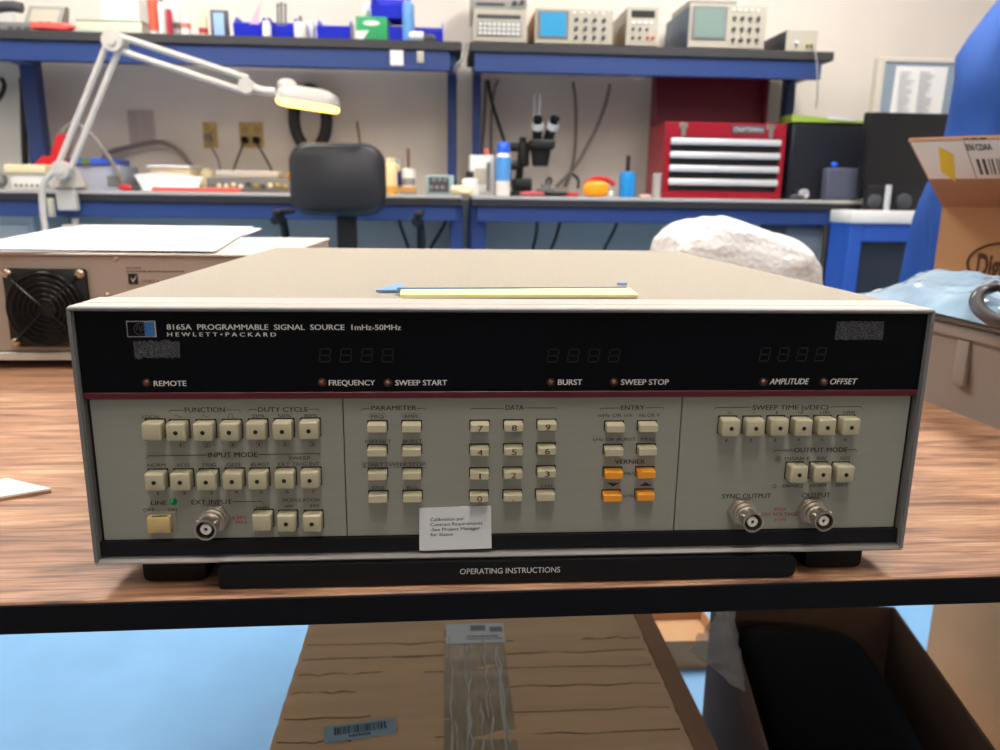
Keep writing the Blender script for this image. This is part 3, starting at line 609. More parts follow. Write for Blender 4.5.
# ------------------------------------------------------------------ taupe tray box with film and cable
t = thing('plastic_case', 'taupe plastic case with a raised lip, under clear blue film', 'case', (.6, .36, TZ), math.radians(4.5))
Mt = Matrix.Translation((.4615, .26, TZ)) @ Matrix.Rotation(math.radians(4.5), 4, 'Z')
mb = MB(); x0, x1, y0_, y1_, zb, zt = .0, .26, -.30, .215, 0, .086
mb.hexa([LT(Mt, p) for p in ((x0+.002, y0_, zb), (x1, y0_, zb), (x1, y1_-.004, zb), (x0+.002, y1_-.004, zb), (x0-.006, y0_-.004, zt-.012), (x1+.006, y0_-.004, zt-.012), (x1+.006, y1_, zt-.012), (x0-.006, y1_, zt-.012))])
mb.build('body', 'tray2', t)
mb = MB(); mb.box(x0-.010, x1+.01, y0_-.008, y1_+.004, zt-.0118, zt, .0025, 2, M=Mt); mb.box(x0-.0075, x1+.008, y0_-.006, y1_+.002, zt+.0002, zt+.004, .0015, 2, M=Mt); mb.build('lid', 'tray2', t)
for yy in (.05, .16): MB().box(x0-.0085, x0-.003, yy-.008, yy+.008, .03, .0735, .002, 2, M=Mt).build('latch', 'tray2', t)
g = []
for i in range(44):
    row = []
    for j in range(40):
        u, v = i/43, j/39; x = x0-.020+(x1-x0+.01)*u; y = y0_+.06+(y1_-y0_-.05)*v
        hgt = .040*math.sin(PI*min(1, .12+u*.9))**.8*math.sin(PI*(.10+.80*v))**.9*(.35+.65*v)
        p_ = LT(Mt, (x, y, zt)); q_ = Vector((p_.x*.8+p_.y*.6, p_.y*.35-p_.x*.5, 0))
        ed = min(1, 9*min(u+.03, 1-u+.03, v+.04, 1-v+.04))
        hgt += (.020*abs(noise.noise(q_*15))+.010*abs(noise.noise(q_*37+Vector((3, 1, 0)))))*ed
        p_.z = TZ+zt+.0046+hgt*ed-(.012 if i == 0 else 0)*0; row.append(p_)
    g.append(row)
o = MB().sheet(g, .0006).build('plastic_film', 'bag', ang=50); tag(o, 'crumpled clear blue plastic film heaped on the taupe case', 'plastic film'); rebase(o, LT(Mt, (.16, 0, zt+.0045)))
# thick black cable looped on the film
def film_z(x, y):
    return min((((p.x-x)**2+(p.y-y)**2, p.z) for row in g for p in row))[1]
cp = []; NT = 44
for i in range(NT*2+1):
    a_ = math.radians(-60)+2*PI*i/NT; k_ = 1-.09*i/NT; px, py = 1018+46*k_*math.cos(a_)*-1, 306+22.5*k_*math.sin(a_)+.10*46*k_*math.cos(a_)*-1
    d_ = ray(px, py); k_ = .3
    while k_ < 1.3:
        p_ = CAM+d_*k_
        if p_.z < film_z(p_.x, p_.y)+.0130+.0085*i/NT: break
        k_ += .003
    cp.append(p_)
for _ in range(6): cp = [cp[0]]+[(cp[k-1]+cp[k]*2+cp[k+1])/4 for k in range(1, len(cp)-1)]+[cp[-1]]
o = MB().tube(cp, .0043, 12, smooth=1).build('looped_cable', 'cable'); tag(o, 'thick black cable looped on the blue film beside the open carton', 'cable'); rebase(o, cp[4])

# ------------------------------------------------------------------ open carton on the desk
def hit(px, py, p0, n):
    d = ray(px, py); return CAM+d*((Vector(p0)-CAM).dot(n)/d.dot(n))
A0 = at(942.5, 205, .76); TH = math.radians(-42); KL, KD = .30, .26; KH = A0.z-TZ-.001; th = .004
t = thing('open_carton', 'open tan cardboard carton with a round printed mark and white labelled flap', 'carton', (A0.x, A0.y, TZ), TH)
Mk = Matrix.Translation((A0.x, A0.y, TZ)) @ Matrix.Rotation(TH, 4, 'Z')
def wb(nm, *b): return MB().box(*b).build(nm, 'cardb', t, local=True)
wb('front_wall', 0, KL, 0, th, .001, KH); wb('back_wall', 0, KL, KD-th, KD, .001, KH); wb('side_wall', 0, th, th, KD-th, .001, KH); wb('side_wall', KL-th, KL, th, KD-th, .001, KH); wb('bottom', th, KL-th, th, KD-th, .001, .005)
ex = Mk.to_3x3() @ Vector((1, 0, 0)); ey = Mk.to_3x3() @ Vector((0, 1, 0)); ez_ = Vector((0, 0, 1))
F1 = hit(908.5, 140, A0, ex); up = F1-Vector((A0.x, A0.y, TZ+KH)); FL = up.length; up.normalize(); nf = ex.cross(up)
Mf = Matrix((ex, up, nf)).transposed().to_4x4(); Mf.translation = Vector((A0.x, A0.y, TZ+KH+.0006)); Mfi = Mf.inverted()
ff = MB().box(0, KL, 0, FL, -.002, .002, M=Mf).build('front_flap', 'cardd', t); P(ff, 'raised flap with a white shipping label, leaning outwards')  # darker cardboard stands in for the shade on the flap's underside
def uv(px, py): q = Mfi @ hit(px, py, Mf.translation+nf*.002, nf); return q.x, q.y
v0 = uv(931, 178.5)[1]
lb = MB().box(.002, KL-.01, v0, FL*.99, .0021, .0025, M=Mf).build('shipping_label', 'label', ff)
ys = [uv(*p) for p in ((955.5, 181), (953.5, 154), (938.5, 146), (941, 171))]
yl = MB(); yl.hexa([Mf @ Vector((a, b, .0027)) for a, b in ys]+[Mf @ Vector((a, b, .0031)) for a, b in ys]); yl.build('warning_sticker', mat('yellow_sticker', (232, 202, 30), .6), ff, ang=0)
Mf2 = Mf @ Matrix(((1, 0, 0, 0), (0, 0, 1, 0), (0, -1, 0, 0), (0, 0, 0, 1)))
mb = MB(); a = uv(968, 150.5); b = uv(992, 149); hh = uv(980, 143.5)[1]-uv(980, 150)[1]; mb.text('EN CDAA', a[0], b[0], (a[1]+b[1])/2, hh, -.0028, M=Mf2); mb.text('EN CDAA', a[0]+.0009, b[0]+.0009, (a[1]+b[1])/2, hh, -.00281, M=Mf2)
rr = random.Random(5); a = uv(980, 174); b = uv(980, 158.5); xx = uv(978.5, 167)[0]
while xx < KL-.03:
    w_ = rr.choice((.0012, .002, .0032, .0044)); mb.box(xx, xx+w_, a[1], b[1], .0026, .0028, M=Mf); xx += w_+rr.choice((.0013, .002, .003))
a = uv(962, 136); mb.box(a[0], a[0]+.0007, v0+.002, FL*.98, .0026, .0028, M=Mf); xx = uv(963.5, 138)[0]; a = uv(966, 138.5)
while xx < uv(983, 137)[0]:
    w_ = rr.uniform(.004, .009); mb.box(xx, xx+w_, a[1]-.002, a[1]+.003, .0026, .0028, M=Mf); xx += w_+.002
mb.build('label_print', 'barink', lb, ang=0)
MB().box(.02, KL-.02, KD-.0025, KD+.0015, KH+.0006, KH+.085).build('back_flap', 'cardb', t, local=True)
# round printed mark on the front wall
mb = MB(); Mki = Mk.inverted()
def fw_(px, py): q = Mki @ hit(px, py, A0, ey); return q.x, q.z
l_ = fw_(967, 266); c_ = fw_(1004, 264); zt_ = fw_(1000, 243)[1]; ra = c_[0]-l_[0]; rb_ = zt_-c_[1]
mb.tube([(c_[0]+ra*math.cos(i*PI/24), -.0001, c_[1]+rb_*math.sin(i*PI/24)) for i in range(48)], .0018, 6, closed=True)
a = fw_(975, 276); b = fw_(978, 254); mb.text('DigiKey', a[0], 2*c_[0]-a[0], a[1], (b[1]-a[1]), -.0004, bold=.04)
mb.build('printed_mark', mat('carton_print', (92, 62, 42), .8), t, ang=0, local=True)

# ------------------------------------------------------------------ below the desk: cartons on the floor
G = 'cardboard cartons on the floor'
CZ = .40
t = thing('taped_carton', 'large flat-topped cardboard carton with peeling clear tape, under the desk', 'carton', (0, .4, 0))
cx0, cx1, cy0, cy1 = -.2125, .2135, .16, .68
n1, n2 = 26, 60; g = []
def ridge(y):
    h = 0
    for yy, d_, w_ in ((.315, .0016, .004), (.352, .0018, .005), (.395, .0016, .004), (.43, .002, .005), (.462, .0026, .005), (.49, .0022, .005)):
        h -= d_*math.exp(-((y-yy)/w_)**2)
    return h
for i in range(n1+1):
    g.append([Vector((cx0+(cx1-cx0)*i/n1, cy0+(cy1-cy0)*j/n2, CZ-.003+ridge(cy0+(cy1-cy0)*j/n2+.006*noise.noise(Vector((i*.35, j*.2, 2))))+.0012*noise.noise(Vector((i*.3, j*.3, 5)))-(.004 if i == n1 or i == 0 else 0))) for j in range(n2+1)])
MB().sheet(g, .003).build('top_panel', 'card', t, ang=50)
MB().box(cx0, cx1, cy0, cy0+.004, .001, CZ-.005).box(cx0, cx1, cy1-.004, cy1, .001, CZ-.005).box(cx0, cx0+.004, cy0+.004, cy1-.004, .001, CZ-.005).box(cx1-.004, cx1, cy0+.004, cy1-.004, .001, CZ-.005).box(cx0+.004, cx1-.004, cy0+.004, cy1-.004, .001, .006).build('side_walls', 'card', t)
mb = MB()
for yy in (.315, .352, .395, .43, .462, .49):
    for sgn in (-1, 1):
        L_ = .17+.10*math.sin(yy*160+sgn*2); x_ = cx0+.006 if sgn < 0 else cx1-.006
        pts = [Vector((x_-sgn*L_*k/8, yy+.005*noise.noise(Vector((k*.7, yy*40, sgn))), CZ+.0002+ridge(yy)*.6)) for k in range(9)]
        mb.tube(pts, [.0003+.0008*abs(noise.noise(Vector((k*.9, yy*33, 3)))) for k in range(9)], 5)
mb.build('creases', 'crease', t)
def X(px, py): return atz(px, py, CZ)
g = [[Vector((x_, y_, CZ+.0004+ridge(y_))) for y_ in [cy0+(.515-cy0)*k/30 for k in range(31)]] for x_ in (-.0385, -.02, 0, .018, .0355)]
MB().sheet(g, .0004).build('tape', 'tape', t, ang=50); tp = [o for o in t.children if o.name.startswith('tape')][0]
mb = MB(); rr = random.Random(11)
for k in range(9):
    x_ = -.03+.0074*k+rr.uniform(-.003, .003); ys = rr.uniform(.20, .36); ye = min(.50, ys+rr.uniform(.07, .22)); pts = [Vector((x_+rr.uniform(-.0025, .0025), ys+(ye-ys)*m_/9, CZ+.0011)) for m_ in range(10)]
    mb.tube(pts, [rr.uniform(.0004, .0019) for _ in range(10)], 5)
mb.build('tape_wrinkles', 'tapew', tp)
a, b = X(446, 645), X(503, 624); lo = MB().box(a.x, b.x, a.y, b.y, CZ+.0012, CZ+.0016).build('packing_label', 'label', t, ang=0)
mb = MB()
for k, (u0, u1, v0, v1) in enumerate(((.42, .68, .62, .9), (.75, .97, .55, .8), (.35, .9, .30, .36), (.35, .95, .18, .22))): mb.box(a.x+(b.x-a.x)*u0, a.x+(b.x-a.x)*u1, a.y+(b.y-a.y)*v0, a.y+(b.y-a.y)*v1, CZ+.0017, CZ+.0019)
mb.build('label_print', 'gmid', lo, ang=0)
a, b, c_ = X(324, 744), X(397, 734), X(324, 728)
ang_ = math.atan2(b.y-a.y, b.x-a.x); Lw = (b-a).length; Lh = (c_-a).length; Mr = Matrix.Translation((a.x, a.y, CZ+.0006)) @ Matrix.Rotation(ang_, 4, 'Z')
lo = MB().box(0, Lw, 0, Lh, 0, .0006, M=Mr).build('barcode_label', 'bluelabel', t, ang=0); mb = MB(); xx = Lw*.14
while xx < Lw*.86:
    w_ = rr.choice((.0008, .0014, .0022)); mb.box(xx, xx+w_, Lh*.38, Lh*.85, .0007, .0009, M=Mr); xx += w_+rr.choice((.0008, .0013))
xx = Lw*.34
while xx < Lw*.64: mb.box(xx, xx+.0022, Lh*.14, Lh*.28, .0007, .0009, M=Mr); xx += .0032
mb.build('barcode', 'barink', lo, ang=0)
# fold-out side flap of the taped carton
Ms_ = Matrix.Translation((cx1+.0012, cy0, CZ-.004)) @ Matrix.Rotation(math.radians(14), 4, 'Y')
P(MB().box(0, .028, 0, cy1-cy0, -.003, .001, M=Ms_).build('side_flap', 'cardd', t), 'narrow folded-out side flap')

# dark open carton with black film
t = thing('dark_open_carton', 'shadowed open carton holding black film, right of the taped carton', 'carton', (.42, .4, 0), math.radians(0))
Mo = Matrix.Translation((.335, .40, 0)) @ Matrix.Rotation(math.radians(-9), 4, 'Z')
dz = .385; dw = .175; dl_ = .2
Mo = Matrix.Translation((.43, .40, 0)) @ Matrix.Rotation(math.radians(-11.5), 4, 'Z')
dw = .125
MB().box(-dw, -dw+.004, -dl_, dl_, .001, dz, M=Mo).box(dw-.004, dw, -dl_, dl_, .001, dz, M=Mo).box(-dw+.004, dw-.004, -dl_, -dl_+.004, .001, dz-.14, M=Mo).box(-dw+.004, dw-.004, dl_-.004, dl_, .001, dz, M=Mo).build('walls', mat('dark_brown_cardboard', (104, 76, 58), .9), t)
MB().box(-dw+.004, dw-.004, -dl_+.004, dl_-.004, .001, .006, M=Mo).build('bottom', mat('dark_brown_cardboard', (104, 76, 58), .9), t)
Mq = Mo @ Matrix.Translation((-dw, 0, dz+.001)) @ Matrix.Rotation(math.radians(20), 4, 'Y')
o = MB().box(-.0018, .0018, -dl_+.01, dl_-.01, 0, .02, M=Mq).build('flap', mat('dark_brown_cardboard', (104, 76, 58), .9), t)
bf = lump('black_film_bag', (0, 0, .19), (dw-.0265, dl_-.013, .183), 'black plastic film bag with a clear wrinkled neck inside the dark carton', 'plastic bag', 'blackfilm', .002, 12, e=.35, zcut=.007)
bf.location = Mo @ Vector((-.018, 0, .012)); bf.rotation_euler = (0, 0, math.radians(-11.5))
bpy.context.view_layer.update(); INV[bf.name] = bf.matrix_world.inverted()
g = []; cs = [atz(718, 611, .415), atz(736, 613, .415), atz(745, 696, .415), atz(690, 652, .415)]
for i in range(18):
    row = []
    for j in range(12):
        u, v = i/17, j/11; p_ = (cs[0]*(1-u)+cs[3]*u)*(1-v)+(cs[1]*(1-u)+cs[2]*u)*v
        p_ = p_+Vector((.004*noise.noise(p_*50), .012*noise.noise(p_*36+Vector((7, 0, 0))), .006*noise.noise(p_*44))); row.append(p_)
    g.append(row)
P(MB().sheet(g, .0006).build('bag_neck', 'clear', bf, ang=60), 'clear wrinkled plastic neck')

# more cartons further back on the floor
def carton(x, y, wd, dp, hh, rz, label, m='cardd', flap=0, name='floor_carton'):
    t = thing(name, label, 'carton', (x, y, 0), rz)
    k = MB(); k.box(-wd/2, wd/2, -dp/2, -dp/2+.004, .001, hh).box(-wd/2, wd/2, dp/2-.004, dp/2, .001, hh).box(-wd/2, -wd/2+.004, -dp/2+.004, dp/2-.004, .001, hh).box(wd/2-.004, wd/2, -dp/2+.004, dp/2-.004, .001, hh).box(-wd/2+.004, wd/2-.004, -dp/2+.004, dp/2-.004, .001, .006)
    k.build('walls', m, t, local=True)
    if flap:
        Mq = Matrix.Translation((0, -dp/2-.0045, hh*.40)) @ Matrix.Rotation(math.radians(flap), 4, 'X')
        MB().box(-wd/2, wd/2, -.002, .002, -hh*.40+.01, 0, M=Mq).build('hanging_flap', 'cardb', t, local=True)
    else:
        MB().box(-wd/2+.005, wd/2-.005, -dp/2+.005, dp/2-.005, hh-.03, hh-.026).build('inner_tray', m, t, local=True)
    return t
fa_, fb_ = atz(920.5, 689, 0), atz(976, 752, 0); rz_ = math.atan2(fb_.y-fa_.y, fb_.x-fa_.x)
t = thing('floor_carton', 'lit brown carton standing on the blue floor past the dark carton', 'carton', (fa_.x, fa_.y, 0), rz_)
MB().box(0, .5, 0, .004, .001, .42).box(0, .004, .004, .3, .001, .42).box(.496, .5, .004, .3, .001, .42).box(.004, .496, .296, .3, .001, .42).build('walls', 'cardb', t, local=True)
MB().box(.004, .496, .004, .296, .38, .384).build('inner_flap', 'cardd', t, local=True)
MB().box(.01, .49, -.10, -.002, .001, .005).build('floor_flap', 'cardb', t, local=True)
carton(.44, 1.07, .17, .13, .066, 0, 'low tan carton far back on the blue floor', 'cardb')
#CUT3
# ------------------------------------------------------------------ rear benches
BT, BY0, BY1, WY = .945, 2.75, 3.26, YB
SY0, SY1 = 2.86, 3.255
ST = 1.530                                                # top of the upper shelves
def bench(x0, x1, posts, sx1, lab, slab, sposts, blegs):
    t = thing('workbench', lab, 'workbench', ((x0+x1)/2, 3.1, 0), 0, None)
    MB().box(x0, x1, BY0, BY1, BT-.014, BT, .003, 1).build('bench_top', 'benchtop', t)
    MB().box(x0, x1, BY0+.003, BY1-.003, BT-.040, BT-.0145).build('top_edge', 'benchedge', t)
    MB().box(x0+.02, x1-.02, BY0+.012, BY0+.052, BT-.100, BT-.0405, .003, 1).build('front_beam', 'bluesteel', t)
    MB().box(x0+.02, x1-.02, BY1-.05, BY1-.01, BT-.100, BT-.0405, .003, 1).build('rear_beam', 'bluesteel', t)
    for a, b in blegs:
        MB().box(a, b, BY0+.055, BY0+.115, .02, BT-.0405, .003, 1).build('leg', 'bluesteel', t)
        MB().box(a, b, BY1-.055-.055, BY1-.055, .02, BT-.0405, .003, 1).build('leg', 'bluesteel', t)
        MB().box(a-.01, b+.01, BY0+.045, BY1-.04, .0, .02, .003, 1).build('foot', 'bluesteel', t)
    s = thing('bench_shelf', slab, 'shelf', ((x0+x1)/2, 3.1, BT))
    MB().box(x0-.01, sx1, SY0, SY1, ST-.034, ST, .003, 1).build('shelf_board', 'shelfboard', s)
    MB().box(x0+.01, sx1-.045, SY0+.012, SY0+.05, ST-.104, ST-.0345, .002, 1).build('shelf_beam', 'bluesteel', s)
    MB().box(x0+.01, sx1-.045, SY0+.006, SY0+.0115, ST-.106, ST-.094, .001, 1).build('beam_lip', 'bluesteel', s)
    MB().box(x0+.01, sx1-.045, SY1-.05, SY1-.01, ST-.058, ST-.0345, .002, 1).build('shelf_beam', 'bluesteel', s)
    for a, b in sposts:
        MB().box(a, b, SY1-.115, SY1-.055, BT+.001, ST-.0345, .003, 1).build('post', 'bluesteel', s)
        MB().box(a, b, SY0+.052, SY1-.118, ST-.085, ST-.036, .003, 1).build('cross_arm', 'bluesteel', s)
    return t, s
def xx(px, Y, py=120): return at(px, py, Y).x
L0, R0 = xx(462, BY0, 200), xx(472, BY0, 200); R1 = xx(864, BY0, 204)
b1, s1 = bench(-2.6, L0, 0, L0, 'blue steel workbench behind the black chair', 'long dark shelf carrying blue parts bins above the magnifier lamp', [(xx(36, 3.17)-.03, xx(36, 3.17)+.035), (xx(452, 3.17)-.02, xx(452, 3.17)+.02)], [(xx(450, 2.82, 225), xx(463.5, 2.82, 225)), (-2.5, -2.44)])
b2, s2 = bench(R0, R1, 0, xx(835, SY0, 50), 'blue steel workbench under the red tool chest', 'dark shelf carrying oscilloscopes above the red tool chest', [(xx(475.5, 3.28)-.018, xx(475.5, 3.28)+.018), (xx(786, 3.17)-.02, xx(786, 3.17)+.02)], [(xx(470.5, 2.82, 225), xx(486, 2.82, 225)), (xx(833, 2.82, 225), xx(849, 2.82, 225))])
MB().box(xx(24, 3.26)+.01, R1-.02, BY1+.008, BY1+.02, .12, BT-.02).build('panel_tmp', 'wallshade').name = 'wall_back_shade_panel'  # added sheet, its grey stands for the shaded wall below the benches
structure(bpy.data.objects['wall_back_shade_panel'])
structure(MB().box(xx(-30, 3.26), xx(24, 3.26), 3.265, YB-.001, 0, ZC-.002, .004, 1).build('trim_1', 'wplastic'))

BW = .0
# small helpers for things on the benches
def span(px0, px1, py, Y): return at(px0, py, Y).x, at(px1, py, Y).x
def boxthing(name, label, cat, px0, px1, pytop, Y, dep, base, m, bev=.004, group=None, parts=None):
    x0, x1 = span(px0, px1, pytop, Y); z1 = at((px0+px1)/2, pytop, Y).z
    t = thing(name, label, cat, ((x0+x1)/2, Y+dep/2, base), 0, group)
    MB().box(x0, x1, Y, Y+dep, base+.0005, z1, bev, 2).build('body', m, t)
    return t, x0, x1, z1
def bottle(name, label, cat, pxc, pxw, pytop, pyneck, Y, base, mbody, mcap, capw=.55, group=None, band=None, neck='cap'):
    c = at(pxc, pytop, Y); r = (at(pxc+pxw/2, pytop, Y).x-c.x); z1 = c.z; zn = at(pxc, pyneck, Y).z; h = zn-base
    t = thing(name, label, cat, (c.x, Y, base), 0, group)
    MB().lathe([(r*.94, .0005), (r, .006), (r, h*.86), (r*.92, h*.95), (r*capw*.9, h)], (c.x, Y, base), n=28).build('body', mbody, t)
    hc = z1-zn
    MB().lathe([(r*capw, .0003), (r*capw, hc*.8), (r*capw*.8, hc)], (c.x, Y, zn), n=24).build(neck, mcap, t)
    if band: MB().lathe([(r*1.012, h*band[0]), (r*1.012, h*band[1])], (c.x, Y, base), n=28).build('label_band', band[2], t)
    return t
S = ST+.0003; B = BT+.0003; SYI = 2.90

# --- upper shelf above the lamp
t, x0, x1, z1 = boxthing('desk_phone', 'grey desk phone with a tilted display at the pillar end of the shelf', 'phone', -20, 58, 22, 2.92, .2, S, 'gmid')
q0, q1 = at(24, 17, 2.96), at(59, 5, 2.96); mb = MB(); mb.hexa([(q0.x, 2.95, z1-.002), (q1.x, 2.95, z1-.002), (q1.x, 3.02, z1-.002), (q0.x, 3.02, z1-.002), (q0.x+.012, 2.985, q1.z), (q1.x+.012, 2.985, q1.z), (q1.x+.012, 3.02, q1.z), (q0.x+.012, 3.02, q1.z)]); do = mb.build('display_housing', 'sgrey', t)
mb = MB(); f_ = lambda u, v: Vector((q0.x+.012*v+(q1.x-q0.x)*u, 2.948+.035*v, z1-.002+(q1.z-z1)*v)); mb.hexa([f_(.12, .15), f_(.88, .15), f_(.88, .15)+Vector((0, .003, 0)), f_(.12, .15)+Vector((0, .003, 0)), f_(.12, .85), f_(.88, .85), f_(.88, .85)+Vector((0, .003, 0)), f_(.12, .85)+Vector((0, .003, 0))]); mb.build('display', 'sbeige', do)
hs = MB(); a, b = at(-14, 12, 2.93), at(22, 8, 2.93); hs.tube([a, a*.7+b*.3+Vector((0, 0, .012)), a*.3+b*.7+Vector((0, 0, .012)), b], .02, 12, smooth=2); hs.build('handset', 'gdark', t)
for k in range(3): MB().box(x0+.1+k*.03, x0+.12+k*.03, 2.917, 2.9205, S+.01, S+.02).build('key', 'gdark', t)
lump('red_pouch', (at(52, 26, 2.88).x, 2.885, S+.017), (.085, .022, .017), 'bright coral cloth strip draped on the shelf before the phone', 'cloth', 'coral', .006, 30, zcut=S+.0003)
t, x0, x1, z1 = boxthing('white_panel_box', 'tall white box behind the pale green tray', 'box', 100, 137, -6, 3.115, .13, S, 'wplastic')
MB().box(x0+.012, x1-.012, 3.112, 3.1145, S+.04, z1-.02).build('front_label', 'label', t)
t, x0, x1, z1 = boxthing('shallow_tray', 'shallow translucent pale green tray under the tall white box', 'tray', 76, 141, 21, 2.94, .16, S, mat('pale_green_plastic', (206, 214, 190), .4))
MB().box(x0-.004, x1+.004, 2.936, 3.104, z1+.0002, z1+.005, .002, 1).build('rim', mat('pale_green_plastic', (206, 214, 190), .4), t)
bottle('spray_can', 'white and orange-red can, tallest left of the red tube', 'can', 152, 11, -8, -3, 2.95, S, 'wplastic', 'gdark', band=(.15, .92, mat('orange_red_label', (214, 92, 66), .5)))
bottle('squeeze_bottle', 'white bottle with a dark cap between the orange can and the red tube', 'bottle', 160.5, 7.5, -4, 2, 2.93, S, 'wplastic', 'gdark')
bottle('red_tube', 'slim deep red tube standing on the shelf', 'tube', 168, 6, 5, 9, 2.90, S, mat('deep_red_plastic', (178, 40, 62), .4), 'wplastic', capw=.7)
bottle('white_can', 'pale printed can just right of the red tube', 'can', 175, 8, 4, 8, 2.95, S, 'label', 'label', capw=.8, band=(.3, .5, 'gmid'))
bottle('small_bottle', 'short white bottle with a small red mark', 'bottle', 185, 10, 17, 21, 2.92, S, 'wplastic', 'wplastic', band=(.5, .85, mat('pink_red_mark', (220, 120, 110), .5)))
bottle('cream_bottle', 'taller cream bottle with a red band, beside the small framed screen', 'bottle', 202, 9, 10, 16, 2.92, S, 'cream', 'cream', band=(.15, .42, mat('deep_red_plastic', (178, 40, 62), .4)))
t, x0, x1, z1 = boxthing('small_screen', 'small dark framed screen glowing pale blue', 'screen', 209.5, 227, 9.5, 2.91, .025, S, 'gdark')
MB().box(x0+.012, x1-.014, 2.907, 2.9099, S+.006, z1-.012, .001, 1).build('display', mat('pale_blue_display', (150, 182, 226), .3, emit=.15), t)
MB().box(x0+.01, x1-.01, 2.9355, 2.985, S+.0003, S+.006).build('stand_foot', 'gdark', t)
GB = 'blue parts bins on the shelf'
def parts_bin(px0, px1, pyb, pyl, label, Y=2.9, base=S):
    x0, x1 = span(px0, px1, pyl, Y); zb_ = at((px0+px1)/2, pyb, Y).z; zl = at((px0+px1)/2, pyl, Y).z; dep = .14
    t = thing('parts_bin', label, 'bin', ((x0+x1)/2, Y+dep/2, base), 0, GB)
    sd = [(Y, base+.0005), (Y-.012, zl), (Y+.045, zb_), (Y+dep, zb_), (Y+dep, base+.0005)]
    MB().prism(sd, x0, x0+.004, 'yz').build('side_panel', 'binblue', t); MB().prism(sd, x1-.004, x1, 'yz').build('side_panel', 'binblue', t)
    mb = MB(); mb.prism([(Y, base+.0005), (Y-.012, zl), (Y-.008, zl), (Y+.004, base+.0005)], x0+.004, x1-.004, 'yz').box(x0+.004, x1-.004, Y+dep-.004, Y+dep, base+.0005, zb_-.001).box(x0+.004, x1-.004, Y+.0045, Y+dep-.0045, base+.0005, base+.004)
    mb.build('tub', 'binblue', t); return t, x0, x1
parts_bin(233.5, 262, 14.5, 24.5, 'blue parts bin with a pink sheet, nearest the small framed screen')
parts_bin(266, 294, 15, 26.5, 'blue parts bin holding grey rods, behind a small white jar')
parts_bin(317, 350, 18, 27.5, 'blue parts bin just left of the green carton')
parts_bin(389, 406, 19, 27, 'blue parts bin supporting another bin, right of the green carton')
parts_bin(371, 403, -10, 6, 'upper blue parts bin stacked on another, holding white packets', Y=2.89, base=at(397, 19, 2.9).z+.0006)
parts_bin(413, 443, 20, 32, 'last blue parts bin at the lamp shelf end, behind a white roll')
mb = MB(); a, b, c_ = at(246, 22, 2.95), at(258, 24, 2.95), at(262, 2, 2.97); mb.prism([(a.x, a.z-.03), (b.x, b.z-.03), (b.x+.004, b.z+.03), (c_.x, c_.z)], 2.95, 2.954); o = mb.build('pink_sheet', 'pink', ang=0); tag(o, 'pointed pink sheet standing in a blue parts bin', 'sheet'); rebase(o, (a.x, 2.952, S+.005))
for k, (px, py) in enumerate(((277.5, 5), (280.5, 3), (284, 4))):
    a = at(px, py, 2.96); o = MB().cyl((a.x-.004, 2.96+.01*k, S+.006), (a.x, 2.965+.01*k, a.z), .005, n=10).lathe([(.006, 0), (.006, .012)], (a.x, 2.965+.01*k, a.z-.006), n=10).build('metal_rod', 'gmid'); tag(o, 'grey metal rod standing in a blue parts bin', 'rod', 'grey rods in the bin'); rebase(o, (a.x, 2.96, S+.006))
bottle('white_jar', 'small white jar before the bin with grey rods', 'jar', 266.5, 9, 21, 24, 2.875, S, 'wplastic', 'wplastic', capw=.8)
bottle('white_pump_bottle', 'squat white bottle with a dark nozzle between two blue bins', 'bottle', 300, 13, 16, 22, 2.9, S, 'wplastic', 'gmid', capw=.3)
bottle('white_squat_bottle', 'plain white bottle tucked against the bin left of the green carton', 'bottle', 311, 9, 21, 24, 2.93, S, mat('hazy_plastic', (212, 212, 226), .4), 'wplastic', capw=.7)
t, x0, x1, z1 = boxthing('tissue_carton', 'green and white tissue carton on the shelf', 'carton', 355.5, 387, 16.5, 2.885, .09, S, 'kgreen', .001)
zc = (z1-S); MB().prism([(x0+.001, S+.002), (x0+.001, S+zc*.38), (x0+(x1-x0)*.42, S+zc*.42), (x0+(x1-x0)*.22, S+.002)], 2.8838, 2.8848).build('white_corner', 'label', t)
mb = MB(); mb.ell((x0+(x1-x0)*.5, 2.8845, S+zc*.72), ((x1-x0)*.27, .0006, zc*.11), 16, 6); mb.build('printed_oval', 'label', t)
lump('tissue', ((x0+x1)/2-.012, 2.925, z1+.028), (.026, .018, .027), 'white tissue pulled up from the green carton', 'tissue', 'paper', .010, 40, zcut=z1+.0005)
bottle('blue_jug', 'translucent light blue jug beside the stacked bins', 'jug', 408, 12, -12, 2, 2.88, S, 'skyblue', 'skyblue', capw=.5)
o = MB().lathe([(.0, 0), (.016, .0), (.0175, .004), (.0175, .052), (.016, .056), (0, .056)], (at(409, 33, 2.872).x, 2.872, S+.0176), (1, 0, 0), 24).build('white_roll', 'wplastic'); tag(o, 'small white roll lying before the last blue bin', 'roll'); rebase(o, (at(409, 33, 2.872).x, 2.872, S))
lump('dark_pouch', (at(428, 34, 2.878).x, 2.88, S+.014), (.03, .014, .014), 'small dark grey pouch lying beside the white roll', 'pouch', 'gdark', .004, 40, zcut=S+.0003)
# notes taped on the shelf beam: parts of that shelf
q0, q1 = at(390, 50, SY0+.0055), at(403.5, 65.5, SY0+.0055); MB().box(q0.x, q1.x, SY0+.003, SY0+.0055, q1.z, q0.z).build('taped_note', 'label', s1)
q0, q1 = at(417, 51, SY0+.0055), at(424, 63, SY0+.0055); MB().box(q0.x, q1.x, SY0+.003, SY0+.0055, q1.z, q0.z, .001).build('beam_tag', 'sbeige', s1)

